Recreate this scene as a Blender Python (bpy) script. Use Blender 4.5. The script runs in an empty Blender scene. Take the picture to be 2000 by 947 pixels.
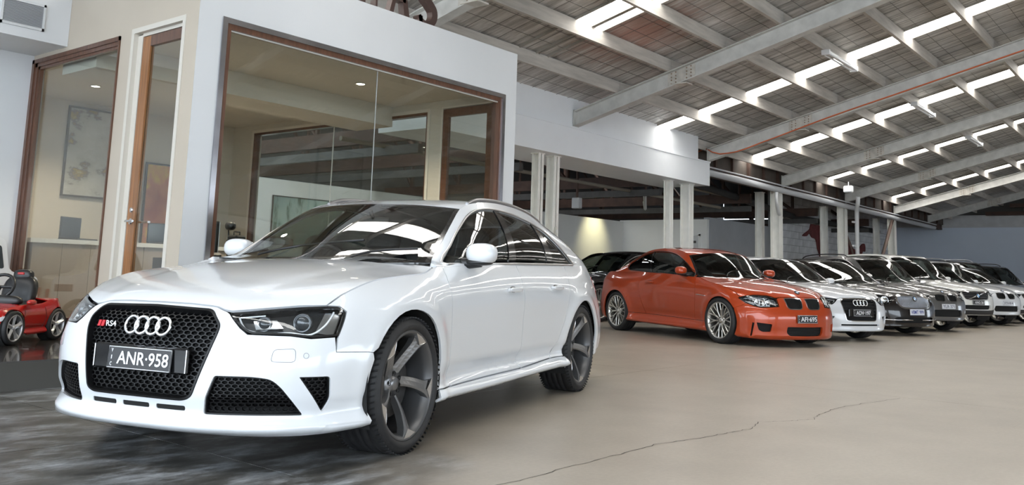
import bpy, math, random
import numpy as np
from mathutils import Matrix, Vector, geometry
R = math.radians
SC = bpy.context.scene
COL = SC.collection
# ---------------------------------------------------------------- camera (31 mm on full frame, cropped low)
def make_camera():
    yaw, pitch, roll, h = .68, .139, .0324, .9075
    cy, sy, cp, sp = math.cos(yaw), math.sin(yaw), math.cos(pitch), math.sin(pitch)
    f = Vector((cy*cp, sy*cp, sp)); r = Vector((sy, -cy, 0)); u = r.cross(f)
    cr, sr = math.cos(roll), math.sin(roll)
    r2 = cr*r + sr*u; u2 = -sr*r + cr*u
    cd = bpy.data.cameras.new('camera'); cd.sensor_width = 36; cd.lens = 36*1721/2000
    cd.shift_y = -(473.5 - 291.9)/2000
    cd.clip_start = .05; cd.clip_end = 200
    c = bpy.data.objects.new('camera', cd); COL.objects.link(c)
    c.matrix_world = Matrix(((r2.x, u2.x, -f.x, 0), (r2.y, u2.y, -f.y, 0), (r2.z, u2.z, -f.z, h), (0, 0, 0, 1)))
    cd.dof.use_dof = False
    SC.camera = c
make_camera()
# ---------------------------------------------------------------- daylight and exposure
W = bpy.data.worlds.new('daylight'); SC.world = W; W.use_nodes = True
_b = W.node_tree.nodes['Background']; _b.inputs[0].default_value = (.80, .90, 1.0, 1); _b.inputs[1].default_value = 4.6
SC.view_settings.view_transform = 'Standard'; SC.view_settings.look = 'None'
SC.view_settings.exposure = 0.44; SC.view_settings.gamma = 1.0; SC.view_settings.use_curve_mapping = False
SKY_ES, LOW_ES = 9., 8.                                   # light coming through the roof panels
SC.cycles.max_bounces = 8; SC.cycles.diffuse_bounces = 4; SC.cycles.glossy_bounces = 4; SC.cycles.transmission_bounces = 4
SC.cycles.transparent_max_bounces = 12; SC.cycles.caustics_reflective = False; SC.cycles.caustics_refractive = False
SC.cycles.sample_clamp_indirect = 6; SC.cycles.use_denoising = True
# ---------------------------------------------------------------- materials
MATS = {}
def mat(name, col, rough=.5, metal=0., coat=0., spec=.5, emit=None, es=1., noise=0., nscale=8., bump=0., bscale=60., coatr=.03, stretch=None):
    if name in MATS: return MATS[name]
    m = bpy.data.materials.new(name); m.use_nodes = True; nt = m.node_tree; b = nt.nodes['Principled BSDF']
    c = (*col, 1) if len(col) == 3 else col
    b.inputs['Base Color'].default_value = c; b.inputs['Roughness'].default_value = rough; b.inputs['Metallic'].default_value = metal
    b.inputs['Coat Weight'].default_value = coat; b.inputs['Coat Roughness'].default_value = coatr; b.inputs['Specular IOR Level'].default_value = spec
    if emit: b.inputs['Emission Color'].default_value = (*emit, 1); b.inputs['Emission Strength'].default_value = es
    if noise or bump:
        tc = nt.nodes.new('ShaderNodeTexCoord'); mp = nt.nodes.new('ShaderNodeMapping'); nt.links.new(tc.outputs['Object'], mp.inputs[0])
        if stretch: mp.inputs['Scale'].default_value = stretch
    if noise:
        n = nt.nodes.new('ShaderNodeTexNoise'); n.inputs['Scale'].default_value = nscale; n.inputs['Detail'].default_value = 6
        nt.links.new(mp.outputs[0], n.inputs['Vector'])
        mx = nt.nodes.new('ShaderNodeMix'); mx.data_type = 'RGBA'
        mr = nt.nodes.new('ShaderNodeMapRange'); mr.inputs[1].default_value = .3; mr.inputs[2].default_value = .7
        nt.links.new(n.outputs['Fac'], mr.inputs[0]); nt.links.new(mr.outputs[0], mx.inputs[0])
        mx.inputs[6].default_value = tuple(max(0, v*(1-noise)) for v in c[:3]) + (1,)
        mx.inputs[7].default_value = tuple(min(1, v*(1+noise)) for v in c[:3]) + (1,)
        nt.links.new(mx.outputs[2], b.inputs['Base Color'])
    if bump:
        n2 = nt.nodes.new('ShaderNodeTexNoise'); n2.inputs['Scale'].default_value = bscale; n2.inputs['Detail'].default_value = 4
        nt.links.new(mp.outputs[0], n2.inputs['Vector'])
        bp = nt.nodes.new('ShaderNodeBump'); bp.inputs['Strength'].default_value = bump; bp.inputs['Distance'].default_value = .01
        nt.links.new(n2.outputs['Fac'], bp.inputs['Height']); nt.links.new(bp.outputs[0], b.inputs['Normal'])
    MATS[name] = m; return m

def glass(name, tint=(.8, .85, .83), refl=1.0, ior=1.5):
    """thin pane: tinted see-through plus a Fresnel reflection"""
    if name in MATS: return MATS[name]
    m = bpy.data.materials.new(name); m.use_nodes = True; nt = m.node_tree; nt.nodes.clear()
    o = nt.nodes.new('ShaderNodeOutputMaterial'); t = nt.nodes.new('ShaderNodeBsdfTransparent'); g = nt.nodes.new('ShaderNodeBsdfGlossy')
    t.inputs[0].default_value = (*tint, 1); g.inputs['Roughness'].default_value = .01; g.inputs[0].default_value = (refl, refl, refl, 1)
    f = nt.nodes.new('ShaderNodeFresnel'); f.inputs[0].default_value = ior; mx = nt.nodes.new('ShaderNodeMixShader')
    geo = nt.nodes.new('ShaderNodeNewGeometry')
    # a pane is seen from both faces alike: keep the index the same for the back face
    inv = nt.nodes.new('ShaderNodeMix'); inv.data_type = 'FLOAT'; nt.links.new(geo.outputs['Backfacing'], inv.inputs[0]); inv.inputs[2].default_value = ior; inv.inputs[3].default_value = 1/ior
    nt.links.new(inv.outputs[0], f.inputs[0])
    nt.links.new(f.outputs[0], mx.inputs[0]); nt.links.new(t.outputs[0], mx.inputs[1]); nt.links.new(g.outputs[0], mx.inputs[2]); nt.links.new(mx.outputs[0], o.inputs[0])
    MATS[name] = m; return m

def lens(name, col=(1, 1, 1)): return glass(name, col, 1.0, 1.45)

# ---------------------------------------------------------------- scene helpers
def tag(o, label=None, cat=None, group=None, kind=None):
    if label: o['label'] = label
    if cat: o['category'] = cat
    if group: o['group'] = group
    if kind: o['kind'] = kind
    return o
def empty(name, loc=(0, 0, 0), rz=0., label=None, cat=None, group=None):
    o = bpy.data.objects.new(name, None); COL.objects.link(o); o.location = loc; o.rotation_euler = (0, 0, rz); o.empty_display_size = .1
    return tag(o, label, cat, group)
def link(name, me, m=None, parent=None):
    o = bpy.data.objects.new(name, me); COL.objects.link(o)
    if m is not None:
        for q in (m if isinstance(m, (list, tuple)) else [m]): me.materials.append(q)
    if parent is not None: o.parent = parent
    return o
def mk(name, V, F, m, parent=None, N=None, smooth=True, mi=None):
    me = bpy.data.meshes.new(name); V = np.asarray(V, float)
    me.from_pydata(V.tolist(), [], [list(map(int, f)) for f in F])
    if smooth: me.polygons.foreach_set('use_smooth', [True]*len(me.polygons))
    if mi is not None: me.polygons.foreach_set('material_index', list(mi))
    me.update()
    if N is not None: me.normals_split_custom_set_from_vertices(np.asarray(N, float).tolist())
    return link(name, me, m, parent)

class MB:
    """collects simple solids into one mesh"""
    def __init__(s): s.V = []; s.F = []; s.M = []; s.SM = []
    def add(s, V, F, mi=0, sm=False):
        n = len(s.V); s.V += [tuple(map(float, v)) for v in V]; s.F += [tuple(int(i) + n for i in f) for f in F]; s.M += [mi]*len(F); s.SM += [sm]*len(F); return s
    def box(s, a, b, mi=0):
        (x0, y0, z0), (x1, y1, z1) = a, b
        return s.add([(x0,y0,z0),(x1,y0,z0),(x1,y1,z0),(x0,y1,z0),(x0,y0,z1),(x1,y0,z1),(x1,y1,z1),(x0,y1,z1)],
                     [(3,2,1,0),(4,5,6,7),(0,1,5,4),(1,2,6,5),(2,3,7,6),(3,0,4,7)], mi)
    def bbox(s, a, b, r=.01, mi=0):
        """box with chamfered edges"""
        lo = np.minimum(a, b); hi = np.maximum(a, b); r = min(r, *(0.49*(hi-lo)))
        V = []; idx = {}
        for i in (0, 1):
            for j in (0, 1):
                for k in (0, 1):
                    c = np.array([(lo, hi)[i][0], (lo, hi)[j][1], (lo, hi)[k][2]]); sg = np.array([1-2*i, 1-2*j, 1-2*k])
                    for ax in range(3):
                        q = c + sg*r; q[ax] = c[ax]; idx[i, j, k, ax] = len(V); V.append(q)
        F = []
        for ax in range(3):
            u, v = [(1, 2), (2, 0), (0, 1)][ax]
            for side in (0, 1):
                f = []
                for (p, q) in ((0, 0), (1, 0), (1, 1), (0, 1)):
                    key = [0, 0, 0]; key[ax] = side; key[u] = p; key[v] = q; f.append(idx[(*key, ax)])
                F.append(f if side else f[::-1])
        for ax in range(3):
            u, v = [(1, 2), (2, 0), (0, 1)][ax]
            for p in (0, 1):
                for q in (0, 1):
                    k0 = [0, 0, 0]; k0[u] = p; k0[v] = q; k1 = list(k0); k1[ax] = 1
                    F.append([idx[(*k0, u)], idx[(*k1, u)], idx[(*k1, v)], idx[(*k0, v)]])
        for i in (0, 1):
            for j in (0, 1):
                for k in (0, 1): F.append([idx[i, j, k, a] for a in range(3)])
        c = (np.array(lo) + hi)/2; G = []
        for f in F:
            P = np.array([V[i] for i in f]); n = np.cross(P[1]-P[0], P[2]-P[0])
            G.append(f if n @ (P.mean(0)-c) > 0 else f[::-1])
        return s.add(V, G, mi)
    def prism(s, poly, z0, z1, axis=2, mi=0, sm=False):
        """extrude a 2-D polygon along an axis (other two axes in cyclic order)"""
        u, v = [(1, 2), (2, 0), (0, 1)][axis]; n = len(poly); V = []
        ar = sum(poly[i][0]*poly[(i+1) % n][1] - poly[(i+1) % n][0]*poly[i][1] for i in range(n))
        if ar < 0: poly = poly[::-1]
        if z0 > z1: z0, z1 = z1, z0
        for z in (z0, z1):
            for p in poly:
                q = [0, 0, 0]; q[axis] = z; q[u] = p[0]; q[v] = p[1]; V.append(q)
        return s.add(V, [tuple(range(n))[::-1], tuple(range(n, 2*n))] + [(i, (i+1) % n, n+(i+1) % n, n+i) for i in range(n)], mi, sm)
    def tube(s, P, r=.01, n=8, mi=0, caps=True, closed=False):
        P = np.asarray(P, float); k = len(P); r = np.broadcast_to(np.asarray(r, float), (k,))
        T = np.roll(P, -1, 0) - np.roll(P, 1, 0) if closed else np.gradient(P, axis=0)
        T /= np.linalg.norm(T, axis=1)[:, None] + 1e-12
        up = np.array([0, 0, 1.]) if abs(T[0][2]) < .9 else np.array([1., 0, 0])
        V = []; a = np.linspace(0, 2*np.pi, n, endpoint=False); nrm = up
        for i in range(k):
            nrm = nrm - T[i]*(nrm @ T[i]); nrm /= np.linalg.norm(nrm) + 1e-12; b = np.cross(T[i], nrm)
            for t in a: V.append(P[i] + r[i]*(math.cos(t)*nrm + math.sin(t)*b))
        F = []
        for i in range(k if closed else k-1):
            j = (i+1) % k
            for q in range(n): F.append((i*n+q, i*n+(q+1) % n, j*n+(q+1) % n, j*n+q))
        s.add(V, F, mi, True)
        if caps and not closed:
            s.add(V[:n], [tuple(range(n))[::-1]], mi); s.add(V[-n:], [tuple(range(n))], mi)
        return s
    def lathe(s, prof, n=48, axis=1, c=(0, 0, 0), mi=0, sm=True):
        """prof: (r, h) revolved about an axis through c"""
        u, v = [(1, 2), (2, 0), (0, 1)][axis]; V = []
        for i in range(n):
            t = 2*np.pi*i/n
            for (r, h) in prof:
                q = list(c); q[axis] += h; q[u] += r*math.cos(t); q[v] += r*math.sin(t); V.append(q)
        k = len(prof); F = []
        for i in range(n):
            j = (i+1) % n
            for a in range(k-1): F.append((i*k+a, j*k+a, j*k+a+1, i*k+a+1))
        return s.add(V, F, mi, sm)
    def blob(s, c, r, p=2.5, n=20, m=12, mi=0, rot=None):
        """superellipsoid"""
        V = []; f = lambda x: np.sign(x)*abs(x)**(2/p)
        for j in range(m+1):
            b = -np.pi/2 + np.pi*j/m
            for i in range(n):
                a = 2*np.pi*i/n
                q = np.array([r[0]*f(math.cos(b))*f(math.cos(a)), r[1]*f(math.cos(b))*f(math.sin(a)), r[2]*f(math.sin(b))])
                if rot is not None: q = rot @ q
                V.append(q + np.array(c))
        F = [(j*n+i, j*n+(i+1) % n, (j+1)*n+(i+1) % n, (j+1)*n+i) for j in range(m) for i in range(n)]
        return s.add(V, F, mi, True)
    def build(s, name, m, parent=None, mirror=False, kind=None):
        V = np.array(s.V); F = s.F
        if mirror: V = V*[1, -1, 1]; F = [f[::-1] for f in F]
        me = bpy.data.meshes.new(name); me.from_pydata(V.tolist(), [], F)
        me.polygons.foreach_set('use_smooth', s.SM); me.polygons.foreach_set('material_index', s.M); me.update()
        o = link(name, me, m, parent)
        if kind: o['kind'] = kind
        return o
def rotm(ax, ang):
    return np.array(Matrix.Rotation(ang, 3, ax))
def boxobj(name, a, b, m, parent=None, r=0.):
    B = MB(); (B.bbox(a, b, r) if r else B.box(np.minimum(a, b), np.maximum(a, b))); return B.build(name, m, parent)
def text_mesh(body, size=1., ext=0., offset=0., sx=1., space=1., align='CENTER'):
    """built-in font lettering as vertices and faces in the x-y plane"""
    cu = bpy.data.curves.new('lettering', 'FONT'); cu.body = body; cu.size = size; cu.extrude = ext; cu.offset = offset
    cu.space_character = space; cu.align_x = align; cu.align_y = 'CENTER'; cu.resolution_u = 3
    o = bpy.data.objects.new('lettering', cu); COL.objects.link(o)
    dg = bpy.context.evaluated_depsgraph_get(); me = bpy.data.meshes.new_from_object(o.evaluated_get(dg))
    V = np.array([v.co[:] for v in me.vertices]); F = [tuple(p.vertices) for p in me.polygons]
    bpy.data.objects.remove(o); bpy.data.curves.remove(cu); bpy.data.meshes.remove(me)
    if len(V): V[:, 0] *= sx
    return V, F
# ---------------------------------------------------------------- numeric surfaces (numpy only)
def cspline(t, V, tq):
    """natural-ish cubic (Catmull-Rom with uneven knots) through V at t"""
    t = np.asarray(t, float); V = np.asarray(V, float); tq = np.asarray(tq, float)
    if V.ndim == 1: V = V[:, None]
    n = len(t); m = np.zeros_like(V)
    dt = np.diff(t)[:, None]; sl = np.diff(V, axis=0) / dt
    m[1:-1] = (sl[:-1] * dt[1:] + sl[1:] * dt[:-1]) / (dt[1:] + dt[:-1])
    m[0] = sl[0] * 1.5 - m[1] * .5 if n > 2 else sl[0]
    m[-1] = sl[-1] * 1.5 - m[-2] * .5 if n > 2 else sl[-1]
    i = np.clip(np.searchsorted(t, tq, side='right') - 1, 0, n - 2)
    h = (t[i + 1] - t[i]); u = np.clip((tq - t[i]) / h, 0, 1)[:, None]; h = h[:, None]
    return ((2*u**3 - 3*u**2 + 1) * V[i] + (u**3 - 2*u**2 + u) * h * m[i]
            + (-2*u**3 + 3*u**2) * V[i + 1] + (u**3 - u**2) * h * m[i + 1])

def lerp1(x, xs, ys):
    return cspline(xs, ys, np.atleast_1d(np.asarray(x, float)))[:, 0]

class Shell:
    """car side/front/rear skin: plan contour displaced inwards by a profile table; parameters (s, z)"""
    def __init__(self, plan, prof, flare=()):
        P = np.array(plan, float); t = np.r_[0, np.cumsum(np.linalg.norm(np.diff(P, axis=0), axis=1))]
        # mirror two points over y=0 at both ends so the contour crosses the middle square on
        P2 = np.vstack([P[2:0:-1] * [1, -1], P, P[-2:-4:-1] * [1, -1]])
        t2 = np.r_[-t[2], -t[1], t, 2*t[-1] - t[-2], 2*t[-1] - t[-3]]
        q = np.linspace(t[0], t[-1], 1600); C = cspline(t2, P2, q)
        s = np.r_[0, np.cumsum(np.linalg.norm(np.diff(C, axis=0), axis=1))]
        self.s = s; self.C = C; self.L = s[-1]
        T = np.gradient(C, s, axis=0); T /= np.linalg.norm(T, axis=1)[:, None]
        self.N = np.stack([-T[:, 1], T[:, 0]], 1) * -1
        self.N = np.stack([T[:, 1], -T[:, 0]], 1)
        self.N = np.where((self.N * (C - np.array([C[:, 0].mean(), 0]))).sum(1)[:, None] > 0, self.N, -self.N)
        self.flare = flare
        ks = []; tab = []
        for (x, y), rows in prof:
            i = np.argmin((C[:, 0] - x)**2 + (C[:, 1] - y)**2); ks.append(s[i]); tab.append(rows)
        o = np.argsort(ks); ks = np.array(ks)[o]; tab = np.array(tab, float)[o]
        ks[0] = 0; ks[-1] = self.L
        ks2 = np.r_[-ks[1], ks, 2*self.L - ks[-2]]; tab2 = np.concatenate([tab[1:2], tab, tab[-2:-1]])
        q = np.linspace(0, self.L, 500); self.q = q
        K = tab.shape[1]
        R = cspline(ks2, tab2.reshape(len(ks2), -1), q).reshape(len(q), K, 2)
        nz = 160; self.w = np.linspace(0, 1, nz); self.D = np.zeros((len(q), nz))
        self.z0 = R[:, 0, 1]; self.z1 = R[:, -1, 1]
        for i in range(len(q)):
            z = np.maximum.accumulate(R[i, :, 1] + np.arange(K) * 1e-4)
            zz = self.z0[i] + (self.z1[i] - self.z0[i]) * self.w
            self.D[i] = cspline(z, R[i, :, 0], zz)[:, 0]
    def zr(self, s): return np.interp(s, self.q, self.z0), np.interp(s, self.q, self.z1)
    def at(self, s, z):
        s = np.atleast_1d(np.asarray(s, float)); z = np.atleast_1d(np.asarray(z, float))
        sg = np.clip(np.abs(s), 0, self.L)
        z0, z1 = self.zr(sg); w = (z - z0) / (z1 - z0)
        fi = np.clip(sg / self.L * (len(self.q) - 1), 0, len(self.q) - 1.001); i = fi.astype(int); a = fi - i
        fj = np.clip(w, 0, 1) * (len(self.w) - 1); fj = np.minimum(fj, len(self.w) - 1.001); j = fj.astype(int); b = fj - j
        D = self.D
        d = (D[i, j]*(1-a)*(1-b) + D[i+1, j]*a*(1-b) + D[i, j+1]*(1-a)*b + D[i+1, j+1]*a*b)
        sl = (D[i, -1] - D[i, -2]) / (self.w[-1] - self.w[-2])
        d = d + np.where(w > 1, (w - 1) * sl, 0)
        x = np.interp(sg, self.s, self.C[:, 0]); y = np.interp(sg, self.s, self.C[:, 1])
        nx = np.interp(sg, self.s, self.N[:, 0]); ny = np.interp(sg, self.s, self.N[:, 1])
        for (fx, fz, r0, amp, wd) in self.flare:
            r = np.hypot(x - fx, z - fz)
            g = amp * np.exp(-((r - r0) / wd)**2) * np.where(y > .6, 1, 0) * np.clip((z - .12) / .1, 0, 1)
            d = d - g
        X = x - nx * d; Y = y - ny * d
        return np.stack([X, np.where(s < 0, -Y, Y), z], -1)
    def sx(self, x):
        """s on the flank for a given x"""
        m = self.C[:, 1] > .5 * self.C[:, 1].max()
        return np.interp(-np.asarray(x, float), -self.C[m, 0], self.s[m])
    def sy(self, y, rear=False):
        """s on the nose (or tail) for a given y"""
        n = len(self.s); k = np.argmax(self.C[:, 1] > .97 * self.C[:, 1].max())
        if not rear: return np.interp(np.abs(y), self.C[:k, 1], self.s[:k]) * np.sign(np.where(np.asarray(y) == 0, 1, y))
        k = n - 1 - np.argmax(self.C[::-1, 1] > .97 * self.C[:, 1].max())
        return np.interp(-np.abs(y), -self.C[k:, 1], self.s[k:])
# ---------------------------------------------------------------- panels cut out of a parametric skin
def resample(poly, h, closed=True):
    P = np.asarray(poly, float); out = []; n = len(P)
    for i in range(n if closed else n-1):
        a, b = P[i], P[(i+1) % n]; k = max(1, int(math.ceil(np.linalg.norm(b-a)/h)))
        for j in range(k): out.append(a + (b-a)*j/k)
    if not closed: out.append(P[-1])
    return np.array(out)
def rounded(poly, r, n=5):
    """polygon with its corners rounded; r one radius or one per corner"""
    P = np.asarray(poly, float); k = len(P); r = np.broadcast_to(r, (k,)); out = []
    for i in range(k):
        a, b, c = P[i-1], P[i], P[(i+1) % k]; u = a-b; v = c-b; lu, lv = np.linalg.norm(u), np.linalg.norm(v)
        if r[i] <= 0: out.append(b); continue
        d = min(r[i], .48*lu, .48*lv); p, q = b+u/lu*d, b+v/lv*d
        for t in np.linspace(0, 1, n): out.append((1-t)**2*p + 2*t*(1-t)*b + t*t*q)
    return np.array(out)
def smooth_closed(pts, per=6):
    P = np.asarray(pts, float); n = len(P); out = []
    for i in range(n):
        a, b, c, d = P[i-1], P[i], P[(i+1) % n], P[(i+2) % n]
        for t in np.linspace(0, 1, per, endpoint=False):
            out.append(.5*(2*b + (c-a)*t + (2*a-5*b+4*c-d)*t*t + (3*b-a-3*c+d)*t**3))
    return np.array(out)
def smooth_open(pts, per=8):
    P = np.asarray(pts, float); t = np.r_[0, np.cumsum(np.linalg.norm(np.diff(P, axis=0), axis=1))]
    return cspline(t, P, np.linspace(0, t[-1], per*(len(P)-1)+1))
def area2(P): return (P[:, 0]*np.roll(P[:, 1], -1) - np.roll(P[:, 0], -1)*P[:, 1]).sum()/2
def inset(poly, d):
    P = np.asarray(poly, float); sg = 1 if area2(P) > 0 else -1
    e = np.roll(P, -1, 0) - P; e /= np.linalg.norm(e, axis=1)[:, None] + 1e-12
    n = np.stack([-e[:, 1], e[:, 0]], 1)*sg; nn = n + np.roll(n, 1, 0); l = (nn*nn).sum(1)[:, None]
    return P + d*nn*2/np.maximum(l, .8)
def clip(poly, a, b, keep):
    """part of a polygon beside the line a-b; keep = +1 for its left side"""
    P = np.asarray(poly, float); a, b = np.array(a, float), np.array(b, float); d = b-a; side = keep*(d[0]*(P[:, 1]-a[1]) - d[1]*(P[:, 0]-a[0])); out = []
    for i in range(len(P)):
        j = (i+1) % len(P)
        if side[i] >= 0: out.append(P[i])
        if side[i]*side[j] < 0: out.append(P[i] + (P[j]-P[i])*side[i]/(side[i]-side[j]))
    return np.array(out)
def split_windows(dlo, lines, grow=.03):
    """panes and pillars: dlo cut by pairs of (top, bottom) lines, front to rear"""
    inn = inset(dlo, .006); wins = []; pil = []; rest = inn
    for (f0, f1, r0, r1) in lines:
        wins.append(clip(rest, f1, f0, -1)); rest2 = clip(rest, r1, r0, 1)
        q = clip(clip(inset(dlo, -.004), f1, f0, 1), r1, r0, -1); pil.append(q); rest = rest2
    return wins + [rest], pil
def inside(poly, Q):
    P = np.asarray(poly); x, y = Q[:, 0], Q[:, 1]; c = np.zeros(len(Q), bool); j = len(P)-1
    for i in range(len(P)):
        xi, yi, xj, yj = P[i, 0], P[i, 1], P[j, 0], P[j, 1]
        if yi != yj: c ^= ((yi > y) != (yj > y)) & (x < (xj-xi)*(y-yi)/(yj-yi) + xi)
        j = i
    return c
def cut2d(poly, holes, res):
    loops = [resample(poly, res*.8)] + [resample(h, res*.6) for h in holes]
    lo, hi = loops[0].min(0), loops[0].max(0); nx = max(1, int((hi[0]-lo[0])/res)); ny = max(1, int((hi[1]-lo[1])/res))
    gx = lo[0] + (np.arange(nx)+.5)*(hi[0]-lo[0])/nx; gy = lo[1] + (np.arange(ny)+.5)*(hi[1]-lo[1])/ny
    G = np.stack(np.meshgrid(gx, gy, indexing='ij'), -1).reshape(-1, 2); ok = inside(loops[0], G)
    for h in loops[1:]: ok &= ~inside(h, G)
    G = G[ok]; B = np.vstack(loops)
    if len(G):
        for a in range(0, len(B), 200):
            if not len(G): break
            d = ((G[:, None, :] - B[None, a:a+200, :])**2).sum(-1).min(1); G = G[d > (res*.45)**2]
    ed = []; n = 0
    for l in loops: ed += [(n+i, n+(i+1) % len(l)) for i in range(len(l))]; n += len(l)
    A = np.vstack([B, G]); r = geometry.delaunay_2d_cdt([Vector(p) for p in A.tolist()], ed, [], 0, 1e-7)
    V = np.array([v[:] for v in r[0]]); F = np.array([f for f in r[2] if len(f) == 3], int).reshape(-1, 3); c = V[F].mean(1)
    k = inside(loops[0], c)
    for h in loops[1:]: k &= ~inside(h, c)
    return V, F[k], loops
def snormal(f, a, b, e=.004):
    n = np.cross(f(a+e, b) - f(a-e, b), f(a, b+e) - f(a, b-e)); return n/(np.linalg.norm(n, axis=1)[:, None] + 1e-12)
def panel(name, f, poly, m, parent, holes=(), res=.035, off=0., depth=.012, side=1, flip=1, flat=False):
    """f(a, b) -> points; the outline and holes live in (a, b). flip turns the normal outwards"""
    V2, F, loops = cut2d(poly, holes, res)
    P = f(V2[:, 0], V2[:, 1]); N = snormal(f, V2[:, 0], V2[:, 1])*flip; P = P + off*N
    V = [P]; NN = [N]; FF = []
    t = P[F]; fn = np.cross(t[:, 1]-t[:, 0], t[:, 2]-t[:, 0]); s = (fn*N[F].mean(1)).sum(1) < 0
    F = np.where(s[:, None], F[:, ::-1], F); FF += F.tolist(); n = len(P)
    if depth:
        for q, l in enumerate(loops):
            p = f(l[:, 0], l[:, 1]); nn = snormal(f, l[:, 0], l[:, 1])*flip; p = p + off*nn; T = np.roll(p, -1, 0) - np.roll(p, 1, 0)
            b = np.cross(T, nn); b /= np.linalg.norm(b, axis=1)[:, None] + 1e-12
            # the rim faces away from the sheet: out of the outline, into a hole
            k = len(l); cw = area2(l); probe = inset(l, .002 if q == 0 else -.002); pv = f(probe[:, 0], probe[:, 1]) + off*nn - p
            b = np.where(((b*pv).sum(1) > 0)[:, None], -b, b)
            V += [p, p - depth*nn]; NN += [b, b]; i = np.arange(k); j = (i+1) % k
            Q = np.stack([n+i, n+j, n+k+j, n+k+i], 1); VV = np.vstack(V); a = VV[Q]
            fn = np.cross(a[:, 1]-a[:, 0], a[:, 3]-a[:, 0]); s = (fn*b).sum(1) < 0
            FF += np.where(s[:, None], Q[:, ::-1], Q).tolist(); n += 2*k
    V = np.vstack(V); NN = np.vstack(NN)
    if side < 0: V = V*[1, -1, 1]; NN = NN*[1, -1, 1]; FF = [g[::-1] for g in FF]
    return mk(name, V, FF, m, parent, N=None if flat else NN)
def grid(name, f, nu, nv, m, parent, depth=.012, side=1, flip=1, u=(0, 1), v=(0, 1), close=True):
    """full patch f(u, v) with turned-down edges"""
    U, Vv = np.meshgrid(np.linspace(*u, nu), np.linspace(*v, nv), indexing='ij')
    P = f(U.ravel(), Vv.ravel()); G = P.reshape(nu, nv, 3)
    N = np.cross(np.gradient(G, axis=0).reshape(-1, 3), np.gradient(G, axis=1).reshape(-1, 3)); N /= np.linalg.norm(N, axis=1)[:, None] + 1e-12; N *= flip
    i, j = np.meshgrid(np.arange(nu-1), np.arange(nv-1), indexing='ij'); i, j = i.ravel(), j.ravel()
    F = np.stack([i*nv+j, (i+1)*nv+j, (i+1)*nv+j+1, i*nv+j+1], 1)
    if flip < 0: F = F[:, ::-1]
    V = [P]; NN = [N]; FF = F.tolist(); n = nu*nv
    if depth:
        loop = [a*nv for a in range(nu)] + [(nu-1)*nv+b for b in range(1, nv)] + [a*nv+nv-1 for a in range(nu-2, -1, -1)] + [b for b in range(nv-2, 0, -1)]
        p = P[loop]; nn = N[loop]; T = np.roll(p, -1, 0) - np.roll(p, 1, 0); b = np.cross(T, nn); b /= np.linalg.norm(b, axis=1)[:, None] + 1e-12
        if (b*(p - P.mean(0))).sum() < 0: b = -b
        V += [p, p - depth*nn]; NN += [b, b]; k = len(loop); a = np.arange(k); c = (a+1) % k
        Q = np.stack([n+a, n+c, n+k+c, n+k+a], 1); q = np.vstack(V)[Q]; fn = np.cross(q[:, 1]-q[:, 0], q[:, 3]-q[:, 0]); s = (fn*b).sum(1) < 0
        FF += np.where(s[:, None], Q[:, ::-1], Q).tolist()
    V = np.vstack(V); NN = np.vstack(NN)
    if side < 0: V = V*[1, -1, 1]; NN = NN*[1, -1, 1]; FF = [g[::-1] for g in FF]
    return mk(name, V, FF, m, parent, N=NN)
def coons(F, Rr, M, E):
    """patch from four boundary curves: F(t) front, Rr(t) rear, M(w) at t=0, E(w) at t=1; w runs front to rear"""
    def f(w, t):
        w_, t_ = w[:, None], t[:, None]; z = np.zeros(1); o = np.ones(1)
        return ((1-w_)*F(t) + w_*Rr(t) + (1-t_)*M(w) + t_*E(w)
                - ((1-w_)*(1-t_)*M(z) + (1-w_)*t_*E(z) + w_*(1-t_)*M(o) + w_*t_*E(o)))
    return f
# ---------------------------------------------------------------- cars
def paint(name, col, metal=0., rough=.28, flake=0.):
    return mat(name, col, rough=rough, metal=metal, coat=1., spec=.25, noise=flake, nscale=900)
BLK = lambda: mat('black_trim', (.012, .012, .013), .35, noise=.2, nscale=30)
GLOSS = lambda: mat('gloss_black', (.008, .008, .009), .12, coat=.6)
CHROME = lambda: mat('bright_chrome', (.82, .83, .85), .08, 1.)
ALU = lambda: mat('satin_aluminium', (.62, .62, .63), .28, 1.)
RUB = lambda: mat('tyre_rubber', (.016, .016, .017), .62, noise=.25, nscale=25, bump=.1, bscale=200)
DARKIN = lambda: mat('cabin_plastic', (.022, .022, .024), .6, noise=.2, nscale=20)
UNDER = lambda: mat('underbody', (.010, .010, .010), .9)

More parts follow.
